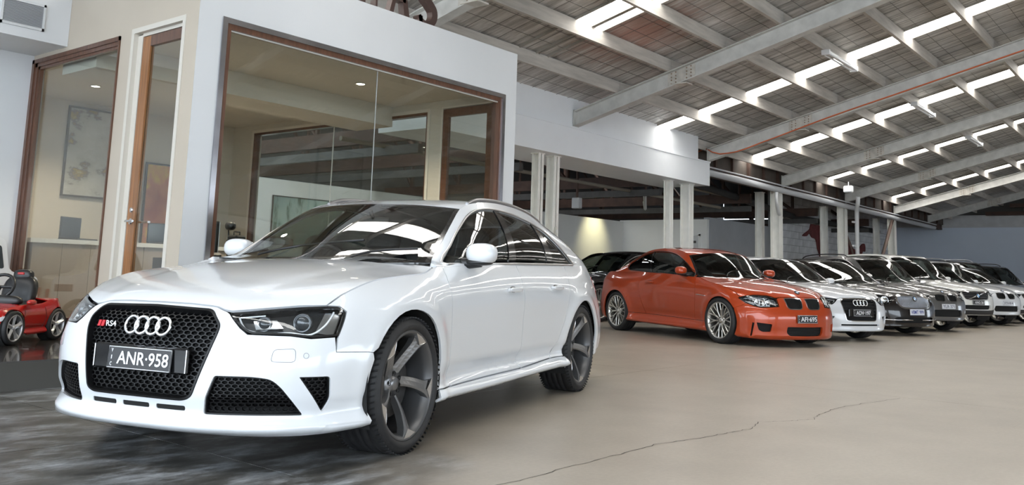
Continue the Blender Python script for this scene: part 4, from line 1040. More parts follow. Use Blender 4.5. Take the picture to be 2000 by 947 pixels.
def office():
    cool, beige, wht = MATS['office_white'], MATS['office_beige'], MATS['wall_white']
    tim = mat('timber_frame', (.115, .050, .028), .32, coat=.3, noise=.3, nscale=6, stretch=(6, 6, .6)); tim2 = mat('timber_light', (.30, .125, .040), .35, coat=.3, noise=.3, nscale=5, stretch=(8, 8, .5)); arch_ = mat('architrave_cream', (.66, .62, .55), .5)
    met = mat('frame_metal', (.50, .49, .52), .22, 1., noise=.25, nscale=2.5); inn = mat('inner_cream', (.56, .52, .45), .6, noise=.03, nscale=2)
    Y, X, H = 6.402, 3.802, 3.48; gl = glass('office_glass', (.90, .92, .90), 1., 1.5)
    # front wall
    B = MB(); B.box((X, Y, 0), (4.02, Y+.12, H)); B.box((7.758, Y, 0), (7.963, Y+.12, H)); B.box((4.02, Y, 2.953), (7.758, Y+.12, H)); B.box((4.02, Y, 0), (7.758, Y+.12, .40)); st(B.build('wall_front', cool))
    w = MB(); 
    for a, b in (((4.02, .40), (4.068, 2.953)), ((7.71, .40), (7.758, 2.953)), ((4.068, 2.905), (7.71, 2.953)), ((4.068, .40), (7.71, .448))): w.box((a[0], Y-.012, a[1]), (b[0], Y+.02, b[1]))
    W = st(w.build('window_1', met))
    w = MB()
    for a, b in (((4.068, .448), (4.112, 2.905)), ((7.666, .448), (7.71, 2.905)), ((4.112, 2.861), (7.666, 2.905)), ((4.112, .448), (7.666, .49))): w.box((a[0], Y+.004, a[1]), (b[0], Y+.10, b[1]))
    w.build('timber_frame', tim, W)
    w = MB()
    for z in (2.862,): w.box((4.112, Y+.03, z-.012), (7.666, Y+.05, z))
    w.build('glazing_bead', mat('bead_pale', (.62, .60, .56), .5), W)
    boxobj('pane', (4.112, Y+.055, .49), (5.818, Y+.061, 2.861), gl, W); boxobj('pane', (5.823, Y+.055, .49), (7.666, Y+.061, 2.861), gl, W); boxobj('pane_joint', (5.818, Y+.054, .49), (5.823, Y+.062, 2.861), mat('silicone', (.5, .52, .53), .4), W)
    # side wall with its window and door
    B = MB(); B.box((X-.002, Y+.0008, 0), (X+.12, 6.58, H)); B.box((X+.001, 6.58, 2.942), (X+.12, 7.454, H)); B.box((X+.001, 7.454, 0), (X+.12, 7.664, H)); B.box((X+.001, 7.664, 2.914), (X+.12, 9.45, H)); B.box((X+.001, 7.664, 0), (X+.12, 9.45, .24)); st(B.build('wall_side', beige))
    w = MB(); t = .05
    for k, (d, x0, x1) in enumerate(((0., -.014, .012), (.05, .0, .03), (.085, .014, .05))):
        a0, a1, z0, z1 = 7.664+d*.35, 9.45-d, .24+d, 2.914-d*.75; tt = .05
        w.box((X+x0, a0, z0), (X+x1, a0+tt*.35, z1)); w.box((X+x0, a1-tt, z0), (X+x1, a1, z1)); w.box((X+x0, a0, z1-tt*.8), (X+x1, a1, z1)); w.box((X+x0, a0, z0), (X+x1, a1, z0+tt))
    W2 = st(w.build('window_2', tim)); boxobj('pane', (X+.052, 7.69, .30), (X+.058, 9.34, 2.85), gl, W2)
    B = MB()
    for a, b in (((6.58, 0), (6.625, 2.942)), ((7.409, 0), (7.454, 2.942)), ((6.625, 2.897), (7.409, 2.942))): B.box((X-.012, a[0], a[1]), (X+.125, b[0], b[1]))
    for a, b in (((6.625, 0), (6.640, 2.882)), ((7.33, 0), (7.409, 2.882)), ((6.640, 2.867), (7.33, 2.897))): B.box((X+.03, a[0], a[1]), (X+.10, b[0], b[1]))
    Dd = st(B.build('door_1', arch_))
    B = MB(); x0, x1 = X+.035, X+.075
    B.box((x0, 7.20, .18), (x1, 7.325, 2.862)); L = B.build('door_leaf', tim2, Dd)
    B = MB(); B.box((x0, 6.642, .18), (x1, 6.70, 2.862)); B.box((x0, 6.70, 2.77), (x1, 7.20, 2.862)); B.box((x0, 6.70, .18), (x1, 7.20, .40)); B.build('rail', tim, L)
    boxobj('pane', (X+.05, 6.70, .40), (X+.056, 7.20, 2.77), gl, L)
    B = MB()
    for s, x in ((-1, x0), (1, x1)):
        B.lathe([(0, s*.008), (.026, s*.008), (.027, 0)], 16, 0, (x, 7.262, 1.237)); B.tube([(x+s*.004, 7.262, 1.237), (x+s*.05, 7.262, 1.237), (x+s*.055, 7.24, 1.237), (x+s*.055, 7.13, 1.237)], .010, 8); B.lathe([(0, s*.010), (.020, s*.010), (.021, 0)], 16, 0, (x, 7.262, 1.335))
    B.build('lever_handle', CHROME(), L)
    # left wall with the ceiling bulkhead and its air grille, and the tiled plinth
    stbox('wall_left', (X0, 9.45, 0), (X+.12, 9.6, 3.92), wht); bk = stbox('wall_bulkhead', (-4, 8.719, 2.962), (X-.001, 9.45, 3.50), wht)
    B = MB(); a, b, z0, z1 = 3.165, 3.56, 3.055, 3.315
    for q in (((a, z0), (b, z0+.025)), ((a, z1-.025), (b, z1)), ((a, z0), (a+.02, z1)), ((b-.02, z0), (b, z1))): B.box((q[0][0], 8.70, q[0][1]), (q[1][0], 8.719, q[1][1]))
    G = B.build('air_grille', mat('grille_white', (.68, .69, .70), .45)); tag(G, 'white ceiling air grille in the bulkhead at the top of the left wall', 'vent')
    for z in np.arange(z0+.03, z1-.03, .012): boxobj('slat', (a+.02, 8.704, z), (b-.02, 8.716, z+.007), mat('slat_grey', (.42, .44, .46), .5), G)
    boxobj('backing', (a+.02, 8.717, z0+.02), (b-.02, 8.7185, z1-.02), mat('vent_dark', (.10, .11, .12), .8), G)
    pl = mat('plinth_tile', (.050, .045, .040), .16, coat=.4, noise=.25, nscale=3); p = stbox('floor_plinth', (-4, 6.50, 0), (X, 9.45, .190), mat('plinth_edge', (.075, .072, .065), .5))
    for i in range(13):
        for j in range(5): boxobj('tile', (-4+i*.6+.002, 6.50+j*.592+.002, .19), (min(-4+(i+1)*.6-.002, X-.001), min(6.50+(j+1)*.592-.002, 9.449), .200), pl, p)
    # inside: floor, ceiling, back wall, right wall with window and door to the workshop
    stbox('floor_office', (X+.12, Y+.12, .0), (7.83, 11.9, .14), mat('office_carpet', (.16, .14, .12), .9, noise=.2, nscale=30)); c = mat('office_ceiling', (.62, .585, .52), .7)
    cl = stbox('ceiling_office', (X+.12, Y+.12, 3.0), (7.83, 11.9, 3.06), c); stbox('ceiling_bulkhead', (X+.12, 8.35, 2.74), (7.83, 9.05, 2.999), c); stbox('ceiling_office_top', (X+.05, Y+.06, 3.40), (7.9, 9.4, 3.44), wht)
    stbox('wall_back', (X+.12, 11.9, 0), (7.963, 12.02, 3.06), inn); stbox('wall_left_inner', (X, 9.6, 0), (X+.12, 12.0, 3.06), inn)
    XR = 7.83; B = MB(); B.box((XR, Y+.12, 0), (7.963, 6.60, 3.48)); B.box((XR, 6.60, 2.915), (7.963, 7.465, 3.48)); B.box((XR, 7.465, 0), (7.963, 7.70, 3.48)); B.box((XR, 7.70, 2.875), (7.963, 11.36, 3.48)); B.box((XR, 7.70, 0), (7.963, 11.36, .95)); B.box((XR, 11.36, 0), (7.963, 11.9, 3.48)); st(B.build('wall_right', inn))
    B = MB()
    for a, b in (((7.70, .95), (7.725, 2.875)), ((11.325, .95), (11.36, 2.875)), ((7.725, 2.84), (11.325, 2.875)), ((7.725, .95), (11.325, .985))): B.box((XR-.01, a[0], a[1]), (XR+.08, b[0], b[1]))
    W3 = st(B.build('window_3', tim)); B = MB()
    for a, b in (((7.66, .91), (7.70, 2.915)), ((11.36, .91), (11.40, 2.915)), ((7.70, 2.875), (11.36, 2.915))): B.box((XR-.018, a[0], a[1]), (XR, b[0], b[1]))
    B.build('architrave', arch_, W3); boxobj('pane', (XR+.04, 7.725, .985), (XR+.046, 9.56, 2.84), gl, W3); boxobj('pane', (XR+.04, 9.57, .985), (XR+.046, 11.325, 2.84), gl, W3); boxobj('pane_joint', (XR+.038, 9.558, .985), (XR+.048, 9.572, 2.84), mat('silicone_bright', (.75, .77, .78), .3), W3)
    B = MB()
    for a, b in (((6.60, .14), (6.625, 2.915)), ((7.445, .14), (7.465, 2.915)), ((6.625, 2.895), (7.445, 2.915))): B.box((XR-.01, a[0], a[1]), (XR+.1, b[0], b[1]))
    D2 = st(B.build('door_2', arch_)); B = MB()
    for a, b in (((6.63, .15), (6.732, 2.885)), ((7.354, .15), (7.442, 2.885)), ((6.732, 2.788), (7.354, 2.885)), ((6.732, .15), (7.354, .42))): B.box((XR+.0, a[0], a[1]), (XR+.045, b[0], b[1]))
    L2 = B.build('door_leaf', tim, D2); boxobj('pane', (XR+.02, 6.732, .42), (XR+.026, 7.354, 2.788), gl, L2); boxobj('hinge', (XR-.008, 6.618, 2.58), (XR+.004, 6.634, 2.70), ALU(), D2)
    # downlights
    dl = mat('lamp_disc', (1, .95, .85), .4, emit=(1., .90, .74), es=26.)
    for (x, y, z, lb) in ((6.35, 9.35, 3.0, 'round recessed ceiling light behind the large office window'), (4.62, 7.75, 3.0, 'round recessed ceiling light seen through the glazed side door'), (5.0, 10.6, 3.0, 'round recessed ceiling light deep in the office behind the side window'), (6.6, 7.6, 3.0, 'round recessed ceiling light nearest the inner office door')):
        t = empty('downlight', (x, y, z-.004), 0, lb, 'ceiling light'); B = MB(); B.lathe([(.048, .004), (.062, .004), (.064, -.002), (.050, -.006), (.047, .004)], 24, 2); B.build('trim_ring', mat('ring_white', (.8, .8, .78), .4), t)
        B = MB(); B.lathe([(.0, -.002), (.047, -.002)], 20, 2); B.build('lamp_disc', dl, t)
        ld = bpy.data.lights.new('downlight_glow', 'SPOT'); ld.energy = 170; ld.color = (1, .86, .68); ld.spot_size = R(130); ld.spot_blend = .8; ld.shadow_soft_size = .05; o = bpy.data.objects.new('downlight_glow', ld); COL.objects.link(o); o.parent = t; o.location = (0, 0, -.02)
    # raised letters standing on the wall head
    br = mat('letter_brown', (.055, .028, .022), .5); y0, y1, z0, hh = 6.48, 6.56, 3.48, .52
    def letter(nm, polys, x, lb):
        B = MB()
        for p in polys: B.prism([(q[1], q[0]+x) for q in p][::1], y0, y1, 1)
        V = np.array(B.V); o = B.build(nm, br); tag(o, lb, 'letter')
    zb = z0
    bx = lambda a, b, c, d: [(a, zb+b), (c, zb+b), (c, zb+d), (a, zb+d)]
    letter('sign_letter', [bx(.03, 0, .10, hh), bx(0, 0, .26, .035), bx(0, hh-.035, .26, hh), bx(.10, .25, .2, .285), bx(.235, .0, .26, .10), bx(.235, hh-.10, .26, hh)], 5.53, 'brown serif letter E standing on the office wall top')
    letter('sign_letter', [[(.02, zb), (.075, zb), (.19, zb+hh), (.15, zb+hh)], [(.24, zb), (.32, zb), (.19, zb+hh), (.15, zb+hh)], bx(-.01, 0, .105, .03), bx(.205, 0, .36, .03), bx(.09, .17, .25, .205)], 5.93, 'brown serif letter A standing on the office wall top')
    a = np.linspace(0, 1, 22); cx = .15; pts = [(cx+.105, hh*.80), (cx+.06, hh*.93), (cx, hh*.965), (cx-.075, hh*.90), (cx-.10, hh*.77), (cx-.06, hh*.63), (cx+.03, hh*.50), (cx+.10, hh*.36), (cx+.105, hh*.22), (cx+.06, hh*.09), (cx-.01, hh*.045), (cx-.08, hh*.08), (cx-.125, hh*.19)]
    q = smooth_open(pts, 4); wd = .026 + .018*np.sin(np.linspace(0, np.pi, len(q))); T = np.gradient(q, axis=0); T /= np.linalg.norm(T, axis=1)[:, None]; n = np.stack([-T[:, 1], T[:, 0]], 1)
    ol = np.vstack([q+n*wd[:, None], (q-n*wd[:, None])[::-1]]); B = MB(); k = len(q); V = [(6.36+p[0], y0, zb+p[1]) for p in ol] + [(6.36+p[0], y1, zb+p[1]) for p in ol]; N2 = len(ol)
    F = [(i, i+1, N2-2-i, N2-1-i) for i in range(k-1)] + [(N2+i+1, N2+i, 2*N2-1-i, 2*N2-2-i) for i in range(k-1)] + [(i, (i+1) % N2, N2+(i+1) % N2, N2+i) for i in range(N2)]
    B.add(V, F); B.box((6.36+.02, y0, zb+.0), (6.36+.075, y1, zb+.10)); tag(B.build('sign_letter', br), 'brown serif letter S standing on the office wall top', 'letter')
office()
RS_PLAN = [(.900,0),(.896,.15),(.882,.30),(.852,.45),(.805,.58),(.735,.69),(.645,.775),(.52,.845),(.38,.885),(.2,.912),(0,.922),
           (-.3,.922),(-.7,.913),(-1.4,.915),(-2.1,.919),(-2.5,.926),(-2.9,.926),(-3.2,.91),(-3.45,.87),(-3.62,.80),(-3.72,.68),(-3.78,.5),(-3.80,.25),(-3.81,0)]
RS_PROF = [((.90,0),   [(.06,.165),(-.012,.185),(-.010,.212),(.012,.236),(.004,.33),(.014,.50),(.040,.62),(.075,.69),(.115,.722)]),
           ((.875,.35),[(.06,.165),(-.008,.185),(-.006,.212),(.014,.236),(.006,.33),(.018,.50),(.044,.62),(.078,.69),(.120,.725)]),
           ((.76,.655),[(.06,.165),(.012,.187),(.018,.214),(.040,.236),(.026,.33),(.024,.50),(.055,.62),(.105,.70),(.190,.765)]),
           ((.645,.775),[(.06,.165),(.020,.188),(.024,.214),(.036,.238),(.022,.33),(.014,.50),(.045,.62),(.095,.71),(.185,.785)]),
           ((.52,.845),[(.05,.17),(.0,.19),(.006,.215),(.030,.24),(.018,.34),(.008,.50),(.030,.62),(.075,.72),(.165,.815)]),
           ((0,.922),  [(.05,.19),(.02,.21),(.02,.24),(.02,.30),(.010,.42),(.0,.55),(.010,.70),(.055,.81),(.165,.890)]),
           ((-.45,.92),[(.05,.205),(.01,.225),(.018,.262),(.045,.29),(.030,.42),(.016,.60),(.018,.76),(.052,.85),(.120,.930)]),
           ((-.9,.913),[(.05,.205),(.002,.228),(.012,.262),(.060,.29),(.042,.42),(.020,.60),(.016,.765),(.046,.86),(.095,.948)]),
           ((-1.9,.918),[(.05,.215),(.002,.236),(.012,.27),(.062,.30),(.042,.42),(.020,.60),(.014,.78),(.046,.88),(.095,.968)]),
           ((-2.45,.922),[(.05,.218),(.004,.238),(.012,.272),(.050,.302),(.034,.42),(.012,.60),(.012,.77),(.052,.88),(.108,.973)]),
           ((-2.8,.926),[(.06,.215),(.012,.238),(.016,.272),(.03,.305),(.008,.42),(.0,.58),(.012,.76),(.062,.88),(.13,.985)]),
           ((-3.45,.87),[(.06,.25),(.03,.28),(.02,.30),(.01,.34),(.0,.45),(.01,.60),(.045,.75),(.09,.88),(.14,.985)]),
           ((-3.81,0), [(.06,.25),(.03,.28),(.02,.30),(.01,.34),(.0,.45),(.02,.60),(.06,.75),(.10,.88),(.15,.985)])]
RS_FLARE = [(0,.337,.40,.012,.05),(-2.813,.337,.40,.014,.055)]
def rs4():
    white = paint('paint_white', (.70, .72, .745))
    lampm = mat('lamp_silver', (.55, .57, .60), .22, 1.); drl = mat('drl_strip', (.92, .93, .95), .3, 0, coat=.5)
    grille = rounded([(0, .712), (.335, .704), (.398, .640), (.394, .598), (.306, .325), (.262, .307), (0, .308)], [0, .03, .03, .03, .03, .04, 0])
    grille = np.array(list(grille) + [(-s, z) for s, z in grille[::-1] if s > 1e-6])
    intake = rounded([(.405, .423), (.575, .424), (.660, .414), (.705, .380), (.818, .256), (.360, .256), (.372, .330)], [.012, .05, .04, .03, .012, .015, .0])
    tri = rounded([(.783, .424), (.930, .424), (.943, .316), (.912, .262)], [.006, .02, .03, .02])
    slot = lambda a, b: rounded([(a, .286), (b, .286), (b, .2645), (a, .2645)], .009)
    slots = [slot(-.078, .078), slot(.117, .272)]
    lamp = rounded([(.423, .689), (.615, .709), (.795, .723), (.94, .728), (1.002, .727), (1.031, .706), (.966, .597), (.832, .590), (.735, .601), (.540, .604), (.500, .626)], [.006, .1, .1, .05, .02, .02, .012, .04, .05, .03, .02])
    dlo = rounded([(-.585, .948), (-.740, 1.028), (-.939, 1.148), (-1.166, 1.258), (-1.331, 1.308), (-1.516, 1.336), (-1.708, 1.341), (-1.972, 1.328), (-2.305, 1.283), (-2.497, 1.228), (-2.635, 1.137), (-2.775, 1.040), (-2.875, .990), (-2.29, .983), (-1.578, .974)], [.01, .1, .1, .1, .1, .1, .1, .1, .1, .05, .06, .05, .01, .05, .1])
    wins, pils = split_windows(dlo, [((-1.648, 1.33), (-1.44, .972), (-1.737, 1.33), (-1.570, .972)), ((-2.281, 1.293), (-2.205, .980), (-2.372, 1.275), (-2.345, .979))])
    w1, w2, w3 = wins; p1, p2 = pils
    top = [(-.555, .700, .948), (-.60, .686, .972), (-.80, .655, 1.100), (-1.00, .615, 1.220), (-1.18, .575, 1.310), (-1.45, .562, 1.372), (-1.75, .555, 1.396), (-2.15, .548, 1.394), (-2.55, .535, 1.364), (-2.85, .525, 1.316), (-3.10, .530, 1.255), (-3.32, .55, 1.155), (-3.52, .580, 1.050), (-3.64, .60, .990)]
    tail_lamp = rounded([(0, 0), (.22, .0), (.22, .12), (.05, .12)], .02)
    def tlamp(S, s0): return None
    sp = dict(name='estate_car', label='large white estate car with honeycomb grille, in front of the office window',
              pos=(2.9757, 4.0901), rz=3.4293, wb=2.813, hw=.92, plan=RS_PLAN, prof=RS_PROF, flare=RS_FLARE, paint=white,
              arch=((.012, .345, .362), (-2.795, .345, .362)), arch_z=.21, bonnet_front=[(0,.7195),(.2,.718),(.34,.711),(.409,.693),(.43,.694),(.615,.7125),(.795,.727),(.935,.731)], bonnet_side=[(.935,.731),(.976,.751),(1.10,.797),(1.288,.843),(1.595,.876),(1.80,.895)], cowl_x=-.40, cowl=(-.42, .953),
              bonnet_mid=[(.772, .742), (.68, .778), (.42, .838), (.10, .893), (-.20, .932)], ws_mid=(-.36, .945), hd_mid=(-1.10, 1.338), header_x=-1.18,
              roof_mid=[(-1.5, 1.400), (-2.0, 1.418), (-2.5, 1.402), (-2.9, 1.362), (-3.2, 1.310)], roof_end=-3.12, tail_x=-3.63, tail_mid=(-3.74, 1.0), top=top,
              lamp=lamp, bump_top=[(0, .7195), (.2, .718), (.34, .711), (.409, .692)] + [(.423, .685), (.490, .626), (.532, .600), (.735, .597), (.832, .586), (.950, .592)],
              seam=[(.953, .527), (1.132, .521), (1.160, .517)], wing_lamp=[(.964, .590), (1.036, .706), (1.006, .7285), (.945,.7295)], holes=[grille, intake, tri] + slots,
              sill_z=.28, doors=[[(-.50, .936), (-.455, .84), (-.445, .70), (-.475, .45), (-.515, .277)], [(-1.555, .967), (-1.548, .80), (-1.555, .60), (-1.59, .42), (-1.60, .284)], [(-2.60, .976), (-2.52, .86), (-2.44, .72), (-2.375, .56), (-2.30, .42), (-2.20, .302)]],
              handles=[(-1.37, .798), (-2.19, .808)], dlo=dlo, windows=[w1, w2, w3], pillars=[p1, p2], mirror=(-.83, .90, 1.016, .086), rails=(-1.34, -2.85, -.006, .016), rail_mat=mat('rail_metal', (.36, .36, .37), .3, 1.),
              glass=glass('windscreen_glass', (.60, .63, .61)), wipers=[(-.55, .35), (.40, .86)], lamp_style=dict(bowl=mat('lamp_bowl', (.055, .057, .06), .25, .6), proj_mat=mat('projector_dark', (.05, .055, .06), .08, .3, coat=1.), projectors=[(.60, .660, .030), (.80, .668, .038)], strips=[([(.470, .680), (.515, .628), (.560, .618), (.74, .618), (.84, .612), (.90, .640), (.975, .712)], .0045, drl), ([(.475, .682), (.60, .695)], .0035, drl)],
                              plates=[([(.54, .672), (.66, .680), (.70, .640), (.56, .632)], lampm, .03), ([(.86, .62), (.955, .605), (1.01, .70), (.93, .715)], lampm, .025)]),
              wheels=dict(R=.335, w=.262, rim=.2725, mat=mat('titanium_rim', (.25, .25, .255), .32, .8), face=mat('polished_rim', (.66, .66, .67), .22, 1.), barrel=mat('barrel_grey', (.13, .13, .133), .4, .7), style='blade', n=5, rot=R(46), hub=.075, out=.905, tread=True),
              tail_lamp=[(4.87, .78), (5.25, .79), (5.25, .90), (4.95, .90)], extra=rs4_extra)
    S = Shell(RS_PLAN, RS_PROF)
    a = S.sx(-3.42); sp['tail_lamp'] = [(a, .76), (a+.42, .77), (a+.42, .90), (a+.05, .90)]
    sp['grille_poly'] = grille; sp['intake_poly'] = intake; sp['tri_poly'] = tri; sp['slot_polys'] = slots
    global RS_SP, RS_W, RS_PIL; RS_SP = sp; RS_W = [w1, w2, w3]; RS_PIL = [p1, p2]
    return build_car(sp)
def rs4_extra(car, S, f, C, BF, FL, bon):
    sp = RS_SP; g = sp['grille_poly']
    off = lambda d: (lambda a, b: f(a, b) - d*snormal(f, np.abs(a)+.0, b)*FL*np.stack([np.ones_like(a), np.where(a < 0, -1, 1), np.ones_like(a)], 1))
    black = mat('grille_black', (.005, .005, .0055), .42, spec=.35); back = mat('grille_back', (.004, .004, .004), .8)
    panel('grille_back', off(.055), inset(g, -.006), back, car, (), .06, 0, 0, 1, flip=BF)
    G = panel('grille_frame', f, inset(g, .002), black, car, [inset(g, .011)], .03, .004, .03, 1, flip=BF)
    honeycomb('grille_mesh', off(.02), inset(g, .012), .038, .0034, 0., black, G, 1, BF)
    for nm, pl in (('intake', sp['intake_poly']), ('corner_vent', sp['tri_poly'])):
        for sd in (1, -1):
            o = panel(nm, off(.06), inset(pl, -.006), back, car, (), .06, 0, 0, sd, flip=FL); honeycomb('mesh', off(.026), inset(pl, .004), .032, .003, 0., black, o, sd, FL)
            panel('vent_lip', off(.012), inset(pl, -.001), black, o, [inset(pl, .006)], .03, 0, .02, sd, flip=FL)
    for pl in sp['slot_polys']:
        panel('slot', off(.005), inset(pl, -.004), back, car, (), .05, 0, 0, 1, flip=BF)
        if pl[:, 0].min() > 0: panel('slot', off(.005), inset(pl, -.004)*[-1, 1], back, car, (), .05, 0, 0, 1, flip=BF)
    # badge, plate and its holder
    four_rings('ring_badge', car, f, (.02, .619), .0375, .0615, CHROME(), .012, .28)
    c = f(np.array([0.]), np.array([.475]))[0]
    B = MB(); B.bbox((c[0]-.03, -.272, .415), (c[0]-.004, .272, .532), .01); B.build('plate_holder', GLOSS(), car)
    B = MB()
    for y in (-.268, .268): B.tube([(c[0]-.002, y, .425), (c[0]-.004, y, .525)], .0035, 6)
    B.build('holder_trim', ALU(), car)
    plate('number_plate', car, (c[0]+.006, .010, .472), .372, .100, 'ANR·958', mat('plate_black', (.012, .012, .014), .35), mat('plate_white', (.80, .81, .83), .4), .08, small='VIC')
    # model letters: a red slanted bar pair and grey characters
    c = f(np.array([-.285]), np.array([.615]))[0]; B = MB(); x = c[0]-.004
    for k in (0, 1): B.add([(x, -.338+.022*k, .600), (x, -.322+.022*k, .600), (x, -.312+.022*k, .628), (x, -.328+.022*k, .628), (x-.01, -.338+.022*k, .600), (x-.01, -.322+.022*k, .600), (x-.01, -.312+.022*k, .628), (x-.01, -.328+.022*k, .628)], [(0, 1, 2, 3), (0, 4, 5, 1), (1, 5, 6, 2), (2, 6, 7, 3), (3, 7, 4, 0)])
    B.V = [(a_, b_+.02, c_) for a_, b_, c_ in B.V]; b = B.build('badge_bars', mat('badge_red', (.55, .01, .02), .3), car)
    V, F = text_mesh('RS4', .036, .003, .0006, 1.15); V = np.stack([x + V[:, 2] + .003, -.228+V[:, 0], .614+V[:, 1]], 1); mk('badge_characters', V, F, ALU(), b, smooth=False)
    # washer covers and parking sensors (thin grooves)
    for sd in (1, -1):
        pl = rounded([(.651, .488), (.662, .540), (.762, .545), (.762, .488)], .018); P = f(resample(pl, .01)[:, 0], resample(pl, .01)[:, 1]); strip_tube('washer_cover_edge', P, .0013, mat('seam_grey', (.25, .26, .28), .6), car, 5, sd, closed=True)
        a = np.linspace(0, 2*np.pi, 16, endpoint=False); P = f(.81+.012*np.cos(a), .515+.012*np.sin(a)); strip_tube('parking_sensor', P, .0012, mat('seam_grey', (.25, .26, .28), .6), car, 5, sd, closed=True)
RS4 = rs4()
OM_PLAN = [(.82,0),(.814,.15),(.797,.30),(.765,.45),(.71,.58),(.63,.69),(.53,.78),(.42,.845),(.27,.89),(0,.905),
           (-.35,.89),(-.7,.872),(-1.4,.872),(-2.0,.885),(-2.45,.915),(-2.75,.920),(-3.0,.90),(-3.22,.84),(-3.38,.72),(-3.46,.5),(-3.50,.25),(-3.51,0)]
OM_PROF = [((.82,0),   [(.06,.105),(.02,.125),(.015,.155),(.015,.20),(.005,.30),(.0,.43),(.025,.52),(.075,.65),(.125,.705)]),
           ((.79,.35), [(.06,.105),(.02,.125),(.015,.155),(.015,.20),(.005,.30),(.0,.43),(.025,.52),(.08,.65),(.135,.710)]),
           ((.66,.655),[(.06,.105),(.02,.125),(.010,.155),(.010,.20),(.0,.30),(.0,.43),(.025,.54),(.10,.67),(.19,.745)]),
           ((.42,.845),[(.05,.12),(.01,.14),(.005,.17),(.005,.22),(.0,.32),(.0,.46),(.03,.58),(.08,.70),(.17,.795)]),
           ((0,.905),  [(.05,.14),(.02,.16),(.02,.19),(.02,.25),(.010,.40),(.0,.55),(.012,.69),(.05,.80),(.16,.875)]),
           ((-.45,.885),[(.06,.15),(.02,.17),(.015,.21),(.045,.27),(.025,.42),(.008,.58),(.010,.72),(.045,.84),(.115,.925)]),
           ((-.9,.872),[(.06,.155),(.0,.175),(.005,.215),(.050,.29),(.030,.42),(.012,.58),(.008,.74),(.040,.86),(.085,.950)]),
           ((-1.7,.877),[(.06,.165),(.0,.185),(.005,.225),(.050,.30),(.030,.42),(.012,.58),(.010,.76),(.042,.88),(.085,.985)]),
           ((-2.66,.92),[(.06,.19),(.02,.21),(.02,.25),(.02,.30),(.008,.42),(.0,.58),(.03,.76),(.09,.90),(.20,1.000)]),
           ((-3.22,.84),[(.06,.20),(.03,.23),(.02,.27),(.01,.32),(.0,.45),(.01,.60),(.035,.76),(.08,.90),(.16,.990)]),
           ((-3.51,0), [(.06,.20),(.03,.23),(.02,.27),(.01,.32),(.0,.45),(.02,.60),(.05,.76),(.06,.90),(.10,.985)])]
OM_FLARE = [(0,.32,.385,.012,.05),(-2.66,.32,.39,.012,.055)]
